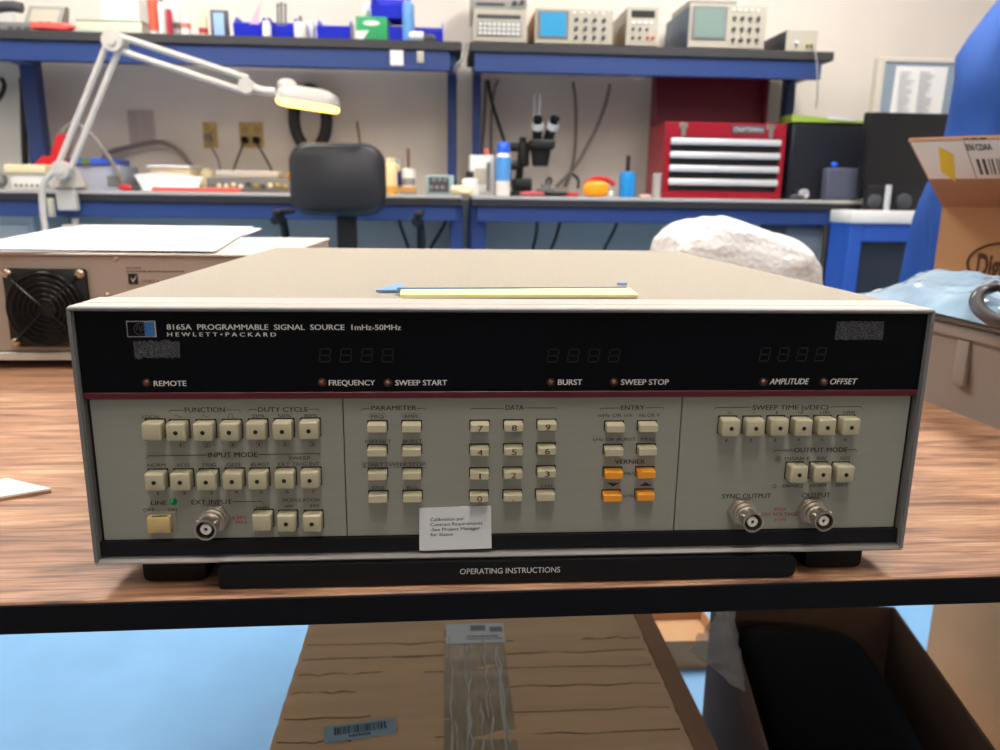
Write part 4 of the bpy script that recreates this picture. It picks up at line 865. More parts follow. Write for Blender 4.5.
# --- upper shelf with the scopes
def faced(name, label, cat, px0, px1, pytop, Y, dep, base, mb_, mf, feet=True):
    x0, x1 = span(px0, px1, pytop, Y); z1 = at((px0+px1)/2, pytop, Y).z
    t = thing(name, label, cat, ((x0+x1)/2, Y+dep/2, base)); zb = base+(.008 if feet else .0005)
    MB().box(x0, x1, Y+.012, Y+dep, zb, z1, .003, 2).build('case', mb_, t)
    if feet:
        for sx_ in (x0+.02, x1-.02):
            for sy_ in (Y+.04, Y+dep-.04): MB().cyl((sx_, sy_, base), (sx_, sy_, zb-.0002), .009, n=12).build('foot', 'rubber', t)
    fp = MB().box(x0-.002, x1+.002, Y, Y+.0117, zb-.001, z1+.001, .003, 1).build('front_panel', mf, t)
    return t, fp, x0, x1, zb, z1
def knobs(par, Y, spots, r, m='gdark'):
    for x_, z_ in spots: MB().lathe([(r, 0), (r*.9, .010), (r*.75, .012), (0, .012)], (x_, Y, z_), (0, -1, 0), 14).build('knob', m, par)
def inset(par, Y, x0, x1, z0, z1, m, nm, d=.003, bev=.001): return MB().box(x0, x1, Y-d, Y-.0001, z0, z1, bev, 1).build(nm, m, par)

t, fp, x0, x1, z0, z1 = faced('keyed_analyzer', 'beige instrument with a keyed front, carrying a cropped unit', 'instrument', 474, 526, 9.5, 2.89, .34, S, 'sbeige', 'sbeige')
w_, h_ = x1-x0, z1-z0
inset(fp, 2.89, x0+w_*.06, x1-w_*.10, z0+h_*.72, z0+h_*.84, 'gdark', 'slot'); kp = inset(fp, 2.89, x0+w_*.06, x1-w_*.08, z0+h_*.16, z0+h_*.64, 'sgrey', 'keypad')
for i in range(9):
    for j in range(3): MB().box(x0+w_*(.09+.091*i), x0+w_*(.09+.091*i+.062), 2.883, 2.8868, z0+h_*(.21+.14*j), z0+h_*(.21+.14*j+.09), .001, 1).build('key', 'label', kp)
za = z1+.0016
t, fp, x0, x1, z0, z1 = faced('cropped_instrument', 'beige instrument stacked on the keyed analyzer, cut off by the frame top', 'instrument', 472, 527, -22, 2.90, .34, za, 'sbeige', 'sgrey', feet=False)
w_, h_ = x1-x0, z1-z0; knobs(fp, 2.90, [(x0+w_*.78, z0+h_*.22), (x0+w_*.92, z0+h_*.25)], .010); inset(fp, 2.90, x0+w_*.08, x0+w_*.6, z0+h_*.12, z0+h_*.2, 'gdark', 'slot')
def scope(label, px0, px1, pytop, Y, scr, scrm, mb_, dep):
    t, fp, x0, x1, z0, z1 = faced('oscilloscope', label, 'oscilloscope', px0, px1, pytop, Y, dep, S, mb_, 'sbeige'); w_, h_ = x1-x0, z1-z0
    sb = inset(fp, Y, x0+w_*(scr[0]-.035), x0+w_*(scr[1]+.035), z0+h_*(scr[2]-.06), z0+h_*(scr[3]+.06), 'gmid', 'screen_bezel', .005, .002)
    MB().box(x0+w_*scr[0], x0+w_*scr[1], Y-.0062, Y-.0051, z0+h_*scr[2], z0+h_*scr[3], .0005, 1).build('screen', scrm, sb)
    k0 = scr[1]+.09; sp_ = []
    for i in range(4):
        for j in range(3): sp_.append((x0+w_*(k0+(.96-k0)*(i+.4)/4), z0+h_*(.2+.25*j)))
    knobs(fp, Y, sp_, .008, 'gdark')
    for i in range(5): MB().box(x0+w_*(k0+(.95-k0)*i/5), x0+w_*(k0+(.95-k0)*i/5)+.012, Y-.004, Y-.0001, z0+h_*.86, z0+h_*.93, .001, 1).build('push_button', 'label', fp)
    return t, x0, x1, z1
t, x0, x1, z1 = scope('oscilloscope with a lit cyan screen, middle of the upper shelf', 536, 613, 9, 2.89, (.06, .39, .2, .88), 'crtblue', mat('tan_case', (196, 160, 124), .6), .35)
t, fp, x0, x1, z0, z1 = faced('bench_meter', 'narrow beige meter with a dark display between the two oscilloscopes', 'meter', 628, 659, 6.5, 2.89, .34, S, 'sgrey', 'sbeige')
w_, h_ = x1-x0, z1-z0; inset(fp, 2.89, x0+w_*.12, x1-w_*.12, z0+h_*.72, z0+h_*.9, 'dark', 'display'); knobs(fp, 2.89, [(x0+w_*a, z0+h_*b) for a, b in ((.2, .2), (.42, .2), (.2, .42), (.42, .42), (.65, .42))], .006); knobs(fp, 2.89, [(x0+w_*.68, z0+h_*.2), (x0+w_*.85, z0+h_*.2)], .006, 'sred')
for i in range(4): MB().box(x0+w_*(.14+.19*i), x0+w_*(.14+.19*i)+.016, 2.886, 2.8899, z0+h_*.56, z0+h_*.63, .001, 1).build('key', 'label', fp)
t, x0, x1, z1 = scope('oscilloscope with a blank grey-green screen and blue-grey side', 691, 767, 5, 2.89, (.06, .45, .24, .90), 'crtgreen', 'sblue', .36)
o = MB().box(x0+.01, x1-.1, 2.95, 3.2, z1+.0015, z1+.03, .003, 1).build('top_unit', 'sgrey'); tag(o, 'thin grey unit lying on the grey-green screened oscilloscope', 'instrument'); rebase(o, ((x0+x1)/2, 3.08, z1+.0015))
t, fp, x0, x1, z0, z1 = faced('small_power_box', 'small box with a pale front and dark side, last on the scope shelf', 'instrument', 788, 818, 29.5, 2.89, .26, S, 'gdark', 'sbeige', feet=False)
w_, h_ = x1-x0, z1-z0; knobs(fp, 2.89, [(x0+w_*.3, z0+h_*.4)], .008, 'label'); knobs(fp, 2.89, [(x0+w_*.68, z0+h_*.3), (x0+w_*.82, z0+h_*.3)], .006, 'gold')

# --- wall outlets, notice
def outlet(px0, px1, py0, py1, label, nd, plugs):
    Yw = YB-.006; a, b = at(px0, py0, Yw), at(px1, py1, Yw)
    t = thing('wall_outlet', label, 'outlet', ((a.x+b.x)/2, YB, (a.z+b.z)/2))
    MB().box(a.x, b.x, Yw, YB-.0005, b.z, a.z, .002, 2).build('cover_plate', 'ivory', t)
    for k in range(nd):
        cx = a.x+(b.x-a.x)*(k+.5)/nd
        for f_ in (.3, .7): MB().lathe([(.017, 0), (.017, .002), (.015, .003), (0, .003)], (cx, Yw, b.z+(a.z-b.z)*f_), (0, -1, 0), 20).build('socket', mat('ivory_socket', (180, 150, 92), .5), t)
    return t
outlet(202, 218, 122, 148, 'single ivory wall outlet left of the double one, under the lamp arm', 1, 1)
outlet(238.5, 264, 122, 148, 'double-width ivory wall outlet with two black plugs, under the lamp', 2, 2)
def lead(px, py, label, pts, r, mp_='rubber', mc='cable'):
    Yp = YB-.0095; p = at(px, py, Yp-.02); t = thing('power_lead', label, 'power lead', (p.x, Yp, p.z))
    MB().box(p.x-.013, p.x+.013, Yp-.034, Yp, p.z-.014, p.z+.014, .005, 2).build('plug', mp_, t)
    P_ = [Vector((p.x, Yp-.03, p.z-.008))]+[at(x, y, Y) for x, y, Y in pts]; MB().tube(P_, r, 8, smooth=3).build('cord', mc, t)
lead(244.5, 140, 'black-plugged lead on the left of the double-width outlet', [(241, 150, YB-.05), (235, 165, YB-.05), (231, 178, YB-.05)], .0045)
lead(256, 140, 'black-plugged lead on the right of the double-width outlet', [(261, 150, YB-.05), (270, 166, YB-.05), (274, 176, YB-.05)], .0045)
lead(207.5, 137.5, 'dull grey lead plugged into the single ivory outlet', [(213, 150, YB-.05), (219, 160, YB-.05), (221, 176, YB-.05)], .004, 'greycable', 'greycable')
a, b = at(127, 110, YB-.002), at(156, 146, YB-.002); mb = MB(); mb.sheet([[Vector((a.x+(b.x-a.x)*i/8+.012*(1-j/4) * 0, YB-.003-.004*abs(math.sin(i*1.1)), a.z+(b.z-a.z)*j/4)) for j in range(5)] for i in range(9)], .0005)
o = mb.build('wall_notice', mat('grey_notice', (188, 176, 170), .8)); tag(o, 'faded grey notice sheet on the wall behind the lamp arm', 'notice'); rebase(o, ((a.x+b.x)/2, YB-.003, b.z))
def cord(label, pts, r, m='cable', name='loose_cable', cat='cable', smooth=3):
    P_ = [at(x, y, min(Y, YB-.012-r)) for x, y, Y in pts]; o = MB().tube(P_, r, 8, smooth=smooth).build(name, m); tag(o, label, cat); return rebase(o, P_[0])
cord('thick grey cable arching from the papers over to the blue lidded box', [(199, 182, 3.25), (192, 165, 3.25), (178, 149, 3.25), (160, 141, 3.25), (140, 145, 3.25), (124, 148, 3.25), (106, 153, 3.25), (101, 164, 3.25), (100, 186, 3.25)], .011, 'greycable')
cord('long dark grey cable running from the red clamp over the blue lidded box', [(63, 133, 2.97), (66, 126, 2.97), (74, 124, 2.97), (86, 128, 2.97), (98, 142, 2.97), (108, 156, 2.97), (119, 173, 2.97), (125, 188, 2.97)], .008, 'greycable')
for i, (pts, lb_, r_) in enumerate((([(22, 78, 3.225), (23, 100, 3.225), (24, 140, 3.225), (26, 187, 3.225)], 'thick black cable hanging by the white pillar', .013), ([(31, 78, 3.23), (34, 95, 3.23), (36.5, 120, 3.23), (39, 150, 3.23), (40, 187, 3.23)], 'thin black cable hanging between the pillar and the blue post', .009), ([(1, 78, 3.23), (5, 84, 3.23), (3, 93, 3.23), (-4, 102, 3.23)], 'black cable loop against the white pillar face', .010))):
    cord(lb_, pts, r_, 'cable', 'hanging_cable', 'cable')

# --- things on the bench by the lamp
t, x0, x1, z1 = boxthing('wire_tray', 'cream-rimmed white tray beside the red clamp at the pillar end', 'tray', 10, 47, 174, 2.82, .08, B, 'label')
MB().box(x0-.02, x1-.0, 2.81, 2.91, z1+.0002, z1+.036, .008, 2).build('rim', 'cream', t)
for i in range(7): MB().box(x0+.012+.02*i, x0+.022+.02*i, 2.817, 2.8199, B+.01, B+.02, .0006, 1).build('slot', 'gmid', t)
o = lump('grey_hose', (at(1, 174, 2.82).x-.045, 2.84, B+.035), (.05, .03, .034), 'coiled grey hose end at the pillar side of the bench', 'hose', 'gmid', .006, 20, zcut=B+.0003)
t = thing('red_clamp', 'bright red bench clamp stand behind the lamp joint', 'clamp', (at(48, 178, 2.95).x, 2.95, B))
def pb(par, nm, m, Y, dep, pts, local=False): v = [at(x, y, Y) for x, y in pts]; return MB().prism([(p.x, p.z) for p in v], Y, Y+dep).build(nm, m, par)
pb(t, 'base', 'sred', 2.93, .06, ((33, 164), (63, 160), (64, 189.6), (33, 189.6))); pb(t, 'jaw', 'sred', 2.95, .05, ((34, 163.8), (42, 156), (60, 155.5), (63, 159.8))); pb(t, 'upright', 'sred', 2.955, .04, ((50, 155.2), (57, 134), (69, 135), (63, 155.2)))
t, x0, x1, z1 = boxthing('lidded_box', 'pale blue-grey box with a bright blue lid behind the lamp base', 'box', 70, 119, 165, 3.0, .2, B, mat('pale_blue_grey', (168, 174, 190), .5))
MB().box(x0+.0, x1-.035, 2.99, 3.21, z1+.0003, z1+.028, .004, 2).build('lid', mat('bright_blue_lid', (64, 98, 210), .45), t); MB().box(x0+.05, x0+.085, 2.986, 2.9898, z1+.002, z1+.026).build('lid_label', mat('moss_green', (96, 120, 60), .5), t)
for px0, px1, nm in ((107, 121, 'dark_socket'),): MB().box(*span(px0, px1, 180, 2.996), 2.995, 2.9997, B+.02, B+.06, .002, 1).build('side_panel', 'gmid', t)
lump('red_tool_handle', (at(125, 193, 2.79).x, 2.80, B+.012), (.026, .014, .0115), 'short red tool handle lying before the curling papers', 'tool', 'sred', .003, 40, zcut=B+.0003)
g = []
for i in range(12):
    row = []
    for j in range(9):
        u, v = i/11, j/8; x_ = at(126+76*u, 176, 2.85).x; y_ = 2.80+.25*v; zz = B+.002+.075*min(1, (v*1.1)**.8)*(1-.35*abs(u-.4))+.012*u*(1-v); row.append(Vector((x_-.05*v+.10*(1-v)*(1-u)*.8, y_, zz)))
    g.append(row)
o = MB().sheet(g, .001).build('curled_paper', 'paper'); tag(o, 'white sheet of paper curling over the bench edge under the notice', 'paper'); rebase(o, (at(160, 190, 2.9).x, 2.9, B))
t, x0, x1, z1 = boxthing('paper_stack', 'thick stack of white papers behind the curling sheet', 'paper stack', 150, 190, 168, 3.06, .15, B, 'cream', .002)
MB().box(x0-.01, x1+.004, 3.05, 3.215, z1+.0003, z1+.012, .002, 1).build('top_sheets', 'paper', t)
lump('cream_pot', (at(199, 175, 3.12).x+.02, 3.17, B+.05), (.03, .03, .05), 'cream rounded pot between the papers and the parts rack', 'pot', 'cream', .002, 20, e=.7, zcut=B+.0003)
o = MB().box(at(152, 193, 2.775).x, at(241, 194, 2.775).x, 2.77, 2.79, B+.0004, B+.016, .005, 2).build('coral_strip', 'coral'); tag(o, 'long coral red strip lying along the bench front edge', 'strip'); rebase(o, (at(200, 194, 2.78).x, 2.78, B))
t, x0, x1, z1 = boxthing('parts_rack', 'grey rack of small parts under a pale lid, below the double outlet', 'rack', 206, 292, 178, 2.9, .24, B, 'gmid')
MB().box(x0+.03, x1-.06, 2.93, 3.08, z1+.0003, z1+.03, .006, 2).build('lid', 'beigetop', t)
rr = random.Random(3)
for i in range(11): MB().ell((x0+.05+.029*i, 2.896, B+.022+.014*rr.random()), (.011, .006, .010), 10, 6).build('small_part', rr.choice(('label', 'gold', 'gmid', 'gdark', 'cream')), t)
lump('amber_bead', (at(274, 174, 2.92).x+.03, 3.1, z1+.014), (.016, .016, .0135), 'small warm yellow bead on the parts rack corner', 'bead', 'orangeb', .001, 20, zcut=z1+.0005)
# black hose loop behind the lamp head
cx, cz = at(310, 112, 3.22).x, at(310, 112, 3.22).z; hx = at(329, 112, 3.22).x-cx
P_ = [Vector((cx+hx*.86*math.cos(a), 3.22, cz-.03+.125*math.sin(a))) for a in [math.radians(-62+304*k/22) for k in range(23)]]; P_ = [Vector((P_[0].x-.0, 3.22, B+.003))]+P_+[Vector((P_[-1].x, 3.22, B+.003))]
o = MB().tube(P_, .026, 14, smooth=1).build('black_hose', 'chairp'); tag(o, 'thick black hose arching up behind the lamp head', 'hose'); rebase(o, (cx, 3.22, B+.003))
cord('slim yellow-brown stick leaning on the wall beside the chair top', [(357, 122, 3.28), (361, 150, 3.24), (363, 187, 3.19)], .005, mat('tan_stick', (150, 124, 92), .6), 'thin_stick', 'stick', 0)
bottle('lotion_bottle', 'pale yellow lit bottle right beside the chair back', 'bottle', 391, 12, 158, 162, 2.92, B, mat('pale_yellow_bottle', (246, 222, 170), .4), 'cream', capw=.8, band=(.0, .25, mat('amber_band', (226, 170, 70), .5)))
bottle('blue_marker_bottle', 'small bottle with a blue middle behind the pale yellow one', 'bottle', 398, 6, 160, 164, 3.0, B, 'cream', mat('pale_teal', (150, 170, 176), .5), capw=.9, band=(.3, .75, mat('marker_blue', (66, 84, 176), .4)))
t = bottle('wash_bottle', 'white pointed wash bottle with a brown tip', 'bottle', 408, 14, 148, 168, 2.96, B, 'wplastic', mat('brown_nozzle', (120, 84, 66), .5), capw=.25, band=(.35, .62, mat('grey_print', (150, 144, 138), .6)))
t, x0, x1, z1 = boxthing('wooden_block', 'small wood and grey block in front of the wash bottle', 'block', 399, 416, 192, 2.82, .06, B, 'gmid', .001); MB().box(x0, x1, 2.82, 2.88, z1+.0003, z1+.02, .001, 1).build('top_slab', 'wood2', t)
t, x0, x1, z1 = boxthing('clear_front_box', 'pale teal framed box with a dark glossy front', 'box', 426, 454, 175, 2.88, .14, B, mat('pale_teal_box', (150, 178, 182), .5)); w_ = x1-x0
fr_ = MB().box(x0+w_*.1, x1-w_*.18, 2.876, 2.8798, B+.012, z1-.008, .001, 1).build('front_window', 'gdark', t)
for i in range(6): MB().ell((x0+w_*(.18+.1*i), 2.875, B+.03+.03*(i % 2)), (.009, .003, .008), 8, 6).build('content_piece', 'gmid', fr_)
t = bottle('dropper_bottle', 'squat white bottle with a black cap near the shelf gap', 'bottle', 470, 16, 171, 178, 2.87, B, 'wplastic', 'blackpaint', capw=.5)
lump('cream_cloth', (at(462, 192, 2.82).x, 2.815, B+.020), (.045, .025, .02), 'crumpled cream cloth lying at the bench joint', 'cloth', 'cream', .012, 30, zcut=B+.0003)
t, x0, x1, z1 = boxthing('white_carton', 'tall white printed carton beside the blue-capped can', 'carton', 470, 494, 155, 2.94, .09, B, 'label', .001); MB().box(x0+.02, x1-.03, 2.9375, 2.9399, B+.05, B+.11).build('printed_block', 'sbeige', t)
MB().box(x1-.03, x1-.016, 2.9365, 2.9399, B+.02, z1-.03).build('printed_strip', 'gmid', t)
o = MB().lathe([(.012, 0), (.012, .02), (.006, .03), (0, .03)], (at(487, 152, 2.98).x, 2.98, z1+.0003), n=16).build('red_stopper', mat('dull_red_cap', (186, 84, 76), .5)); tag(o, 'dull red stopper standing on the tall white carton', 'stopper'); rebase(o, (at(487, 152, 2.98).x, 2.98, z1))
bottle('duster_can', 'white and blue spray can with a bright blue cap', 'can', 503.5, 15, 142, 153, 2.88, B, 'wplastic', 'capblue', capw=.82, band=(.35, .9, mat('can_blue', (84, 150, 216), .4)))
# power strip and cords hanging at the shelf gap
t, x0, x1, z1 = boxthing('cord_outlet_box', 'cream in-line outlet box on the cords at the shelf gap', 'outlet', 445.5, 456.5, 120, 3.20, .03, at(451, 134, 3.2).z, 'cream'); MB().box(x0+.014, x1-.014, 3.197, 3.1999, z1-.03, z1-.012, .001, 1).build('socket', 'gdark', t)
cord('pale grey cord dropping from the outlet box to the bench', [(452, 134.5, 3.22), (455, 146, 3.22), (456, 160, 3.22), (453, 186, 3.22)], .006, 'sbeige')
cord('black twisted cord from the shelf end down to the outlet box', [(456, 80, 3.22), (453, 84, 3.22), (455, 92, 3.22), (451, 104, 3.22), (451.5, 119, 3.22)], .010, 'cable')
cord('silvery wire bundle hooked over the gap between the two shelves', [(466.5, 43, 2.84), (465, 52, 2.845), (463, 60, 2.845), (457, 64, 2.85), (455, 72, 2.9)], .006, 'sgrey', 'wire_bundle', 'wires')
for pts, lb_, r_, m_ in (([(486, 80, 3.24), (485, 110, 3.24), (482, 150, 3.24), (481, 188, 3.24)], 'grey cable hanging nearest the blue post', .007, 'greycable'), ([(488, 80, 3.20), (491, 100, 3.20), (500, 128, 3.20), (508, 152, 3.20), (510, 186, 3.20)], 'black cable slanting down behind the blue-capped can', .008, 'cable'), ([(498, 80, 3.27), (494, 90, 3.27), (491, 120, 3.27), (491, 188, 3.27)], 'dark grey cable dropping behind the white carton', .006, 'greycable'),
                        ([(573, 82, 3.24), (576, 100, 3.24), (576, 140, 3.24), (573, 168, 3.24), (565, 187, 3.24)], 'straight grey cable hanging right of the microscope', .007, 'greycable'), ([(610, 84, 3.19), (606, 104, 3.19), (596, 130, 3.19), (582, 156, 3.19), (572, 172, 3.19), (556, 187, 3.19)], 'curving grey cable sweeping from the shelf toward the microscope', .008, 'greycable')):
    cord(lb_, pts, r_, m_, 'hanging_cable', 'cable')
#CUT4
# --- magnifier lamp clamped to the bench front
LYc = 2.70
def lp(x, y): return at(x, y, LYc)
t = thing('magnifier_lamp', 'pale grey jointed bench lamp with a warm lit head, above the papers', 'lamp', (lp(63, 195).x, BY0, BT))
b0 = lp(63, 190)
MB().box(b0.x-.035, b0.x+.035, LYc+.012, BY0+.06, BT+.0005, BT+.012, .002, 1).box(b0.x-.035, b0.x+.035, LYc+.012, BY0-.003, BT-.075, BT+.011, .003, 1).box(b0.x-.03, b0.x+.03, LYc+.02, BY0+.05, BT-.14, BT-.128, .003, 1).cyl((b0.x, BY0+.02, BT-.127), (b0.x, BY0+.02, BT-.105), .012).build('clamp', 'lampw', t)
MB().lathe([(.056, 0), (.05, .02), (.028, .055), (.018, .075), (.018, .09)], (b0.x, BY0+.03, BT+.0125)).build('base_cone', 'lampw', t)
j0, j1, j2, j3 = lp(63.3, 170), lp(115, 42), lp(247, 85), lp(276, 92)
MB().cyl(j0+Vector((0, -.03, 0)), j0+Vector((0, .03, 0)), .032, n=28).cyl(j0+Vector((0, -.036, 0)), j0+Vector((0, -.0305, 0)), .015).build('lower_joint', 'lampw', t)
def arm(a, b, off, nm):
    d = (b-a).normalized(); n_ = Vector((-d.z, 0, d.x))*off
    MB().tube([a+n_, b+n_], .0115, 10).build(nm, 'lampw', t); MB().tube([a-n_, b-n_], .0115, 10).build(nm, 'lampw', t)
arm(j0+(j1-j0)*.04, j1+(j0-j1)*.04, .022, 'arm_rod'); arm(j1+(j2-j1)*.03, j2, .024, 'arm_rod')
MB().cyl(j1+Vector((0, -.032, 0)), j1+Vector((0, .032, 0)), .036, n=30).cyl(j1+Vector((0, -.038, 0)), j1+Vector((0, -.0325, 0)), .016).build('elbow_joint', 'lampw', t)
MB().tube([j2+(j1-j2)*.03, j2, j2*.5+j3*.5+Vector((0, 0, -.01)), j3], .017, 12, smooth=1).cyl(j2+Vector((0, -.02, -.004)), j2+Vector((0, .02, -.004)), .028).build('wrist_joint', 'lampw', t)
h0, h1 = lp(277, 103), lp(338.5, 112); hx_ = (h1-h0); hl = hx_.length; hxn = hx_.normalized(); hyn = Vector((0, 1, 0)); hzn = hxn.cross(hyn)
Mh = Matrix((hxn, hyn, hzn)).transposed().to_4x4(); Mh.translation = (h0+h1)/2
mb = MB()
def rrect(hx2, hy2, r, n=6):
    o_ = []
    for cx_, cy_, a0 in ((hx2-r, hy2-r, 0), (-hx2+r, hy2-r, 90), (-hx2+r, -hy2+r, 180), (hx2-r, -hy2+r, 270)):
        for k in range(n+1): a_ = math.radians(a0+90*k/n); o_.append((cx_+r*math.cos(a_), cy_+r*math.sin(a_)))
    return o_
def loft(mb, secs, M):
    rings = [[mb.bm.verts.new(M @ Vector((x, y, z))) for x, y in pts] for pts, z in secs]
    for a_, b_ in zip(rings, rings[1:]):
        for k in range(len(a_)): mb.bm.faces.new((a_[k], a_[(k+1) % len(a_)], b_[(k+1) % len(a_)], b_[k]))
    mb.bm.faces.new(rings[0][::-1]); mb.bm.faces.new(rings[-1])
loft(mb, [(rrect(hl/2, .08, .05), .012), (rrect(hl/2, .08, .05), .03), (rrect(hl/2-.008, .074, .05), .052), (rrect(hl/2-.035, .055, .04), .066)], Mh)
mb.ell(Mh @ Vector((-hl*.36, 0, .066)), (.036, .035, .026), 20, 12); hd = mb.build('lamp_head', 'lampw', t)
mb = MB(); loft(mb, [(rrect(hl/2-.006, .074, .046), -.002), (rrect(hl/2-.002, .078, .048), .004), (rrect(hl/2-.002, .078, .048), .0115)], Mh); mb.build('lit_diffuser', 'lampglow', hd)
mb = MB(); mb.tube([lp(*p)+Vector((0, -.02, 0)) for p in ((57, 172), (48, 180), (45, 190), (45, 205), (47, 222), (49, 236))], .012, 10, smooth=2); mb.build('lamp_cable', 'lampw', t)
sw_ = MB().box(lp(50, 212).x, lp(55, 212).x, LYc-.02, LYc+.01, lp(50, 217).z, lp(50, 198).z, .004, 2).build('cable_clip', 'sbeige', t)

# --- drafting chair in front of the bench
CY = 2.32
a, b = at(283, 141, CY), at(385, 217, CY); ccx = (a.x+b.x)/2; cw = (b.x-a.x)/2; chz = (a.z-b.z)/2; ccz = (a.z+b.z)/2
t = thing('drafting_chair', 'black padded chair with its rounded backrest toward the desk', 'chair', (ccx+.02, CY+.26, 0), 0)
mb = MB(); n_ = 16; g1 = []
loftM = Matrix((Vector((1, 0, 0)), Vector((0, 0, 1)), Vector((0, -1, 0)))).transposed().to_4x4(); loftM.translation = Vector((ccx, CY, ccz))
loft(mb, [(rrect(cw*.90, chz*.92, .06, 8), -.075), (rrect(cw*.99, chz*.99, .07, 8), -.055), (rrect(cw, chz, .07, 8), -.03), (rrect(cw*.97, chz*.97, .07, 8), -.008), (rrect(cw*.88, chz*.88, .07, 8), .004)], loftM)
for v in mb.bm.verts: v.co.y -= .05*((v.co.x-ccx)/cw)**2*-1
mb.build('backrest', 'chair', t, ang=60)
MB().box(ccx-.012, ccx+.058, CY+.085, CY+.11, .60, ccz+.02, .01, 2).box(ccx-.012, ccx+.058, CY+.085, CY+.25, .585, .607, .006, 2).build('back_support', 'chairp', t)
MB().box(ccx-.2, ccx+.24, CY+.10, CY+.54, .612, .68, .03, 3).build('seat', 'chair', t)
for s_ in (-1, 1):
    x_ = ccx+.02+s_*.225
    pts = [(x_-s_*.03, CY+.36, .60), (x_+s_*.02, CY+.36, .62), (x_+s_*.03, CY+.34, .72), (x_+s_*.03, CY+.30, .84), (x_+s_*.02, CY+.18, .865), (x_+s_*.02, CY+.10, .85)]
    ao = MB().tube(pts, .016, 10, smooth=2).build('armrest', 'chairp', t)
    MB().box(x_-.005+s_*.02, x_+.045+s_*.02-.02, CY+.08, CY+.36, .868, .888, .008, 2).build('arm_pad', 'chairp', ao)
MB().cyl((ccx+.02, CY+.30, .10), (ccx+.02, CY+.30, .61), .026).cyl((ccx+.02, CY+.30, .10), (ccx+.02, CY+.30, .38), .038).build('gas_column', 'chairp', t)
for k in range(5):
    a_ = 2*PI*k/5+.3; dx, dy = math.cos(a_), math.sin(a_)
    lg = MB().tube([(ccx+.02+dx*.03, CY+.30+dy*.03, .12), (ccx+.02+dx*.28, CY+.30+dy*.28, .075)], [.026, .018], 10).build('leg', 'chairp', t)
    px_, py_ = ccx+.02+dx*.28, CY+.30+dy*.28
    MB().cyl((px_-dy*.022, py_+dx*.022, .027), (px_+dy*.022, py_-dx*.022, .027), .0265, n=18).cyl((px_, py_, .03), (px_, py_, .07), .008, n=10).build('caster', 'rubber', lg)
bpy_ring = MB().tube([(ccx+.02+.2*math.cos(k*PI/16), CY+.30+.2*math.sin(k*PI/16), .26) for k in range(32)], .011, 8, closed=True)
for k in range(3): bpy_ring.tube([(ccx+.02+.036*math.cos(k*2.094), CY+.30+.036*math.sin(k*2.094), .26), (ccx+.02+.2*math.cos(k*2.094), CY+.30+.2*math.sin(k*2.094), .26)], .008, 8)
bpy_ring.build('foot_ring', 'chairp', t)

# --- microscope and small things on the right bench
MY = 3.0
def mp(x, y): return at(x, y, MY)
t = thing('microscope', 'black stereo microscope with two tilted eyepieces on the bench', 'microscope', (mp(530, 195).x, MY+.05, B))
a, b = mp(512, 190), mp(548, 196); MB().box(a.x, b.x, MY-.06, MY+.2, B+.0004, B+.022, .005, 2).build('base_plate', 'blackpaint', t)
a, b = mp(514, 178), mp(532, 190); MB().box(a.x, b.x, MY+.0, MY+.14, B+.0222, at(514, 178, MY).z, .008, 2).build('stand_block', 'blackpaint', t)
p0, p1 = mp(521, 178), mp(526, 135); MB().tube([(p0.x, MY+.12, p0.z-.02), (p1.x, MY+.12, p1.z)], .016, 12).build('pillar', 'chairp', t)
a, b = mp(521, 142), mp(530, 166); fb = MB().box(a.x, b.x, MY+.03, MY+.15, b.z, a.z, .008, 2).build('focus_block', 'blackpaint', t)
for px_, py_ in ((515, 146), (514, 165)): q = mp(px_, py_); MB().cyl((q.x-.012, MY+.07, q.z), (q.x+.02, MY+.07, q.z), .018, n=20).build('focus_knob', 'chairp', fb)
a, b = mp(529, 139), mp(554, 150); MB().box(a.x, b.x, MY-.05, MY+.09, b.z, a.z, .012, 3).build('head', 'blackpaint', t)
q = mp(541, 150.3); q2 = mp(541, 166); MB().lathe([(.032, 0), (.036, .02), (.044, q.z-q2.z)], (q.x, MY+.015, q2.z), n=28).build('objective_body', 'blackpaint', t)
for (x0_, y0_, x1_, y1_) in ((537, 139, 536.5, 121), (548, 139, 553, 121)):
    p0, p1 = mp(x0_, y0_), mp(x1_, y1_); p1 = p1+Vector((0, -.05, 0)); d_ = p1-p0
    eo = MB().tube([p0, p0+d_*.55], .021, 18).build('eyepiece_tube', 'blackpaint', t)
    MB().tube([p0+d_*.56, p0+d_*.84], .025, 18).build('eyepiece_ring', 'alu', eo); MB().tube([p0+d_*.85, p0+d_*1.12], [.018, .020], 18).build('eye_cup', 'rubber', eo)
q0, q1 = mp(537, 121), mp(537.5, 94)
for dx in (-.012, .012): MB().tube([(q0.x+dx, MY+.02, q0.z-.05), (q1.x+dx, MY+.02, q1.z)], .003, 8).build('upright_rod', 'alu', t)
q = mp(541, 185); MB().lathe([(.04, 0), (.04, .01), (.02, .012), (.02, .03), (0, .03)], (q.x+.02, MY-.01, B+.0224), n=24).build('stage', 'gmid', t)
cord('thin black lead looping beside the microscope base', [(545, 196, 3.08), (546, 182, 3.08), (549, 177, 3.08), (552, 180, 3.08), (550, 184, 3.08)], .005, 'cable', 'thin_lead', 'lead')
cord('small black hooked lead left of the orange tool', [(572, 174, 3.2), (576, 176, 3.2), (579, 181, 3.2), (578, 187, 3.15)], .007, 'cable', 'hooked_lead', 'lead')
o = MB().box(mp(545, 195).x, mp(568, 195).x, 2.93, 2.99, B+.0004, B+.020, .004, 2).build('black_case', 'blackpaint'); tag(o, 'flat black case lying beside the microscope base', 'case'); rebase(o, (mp(556, 195).x, 2.96, B))
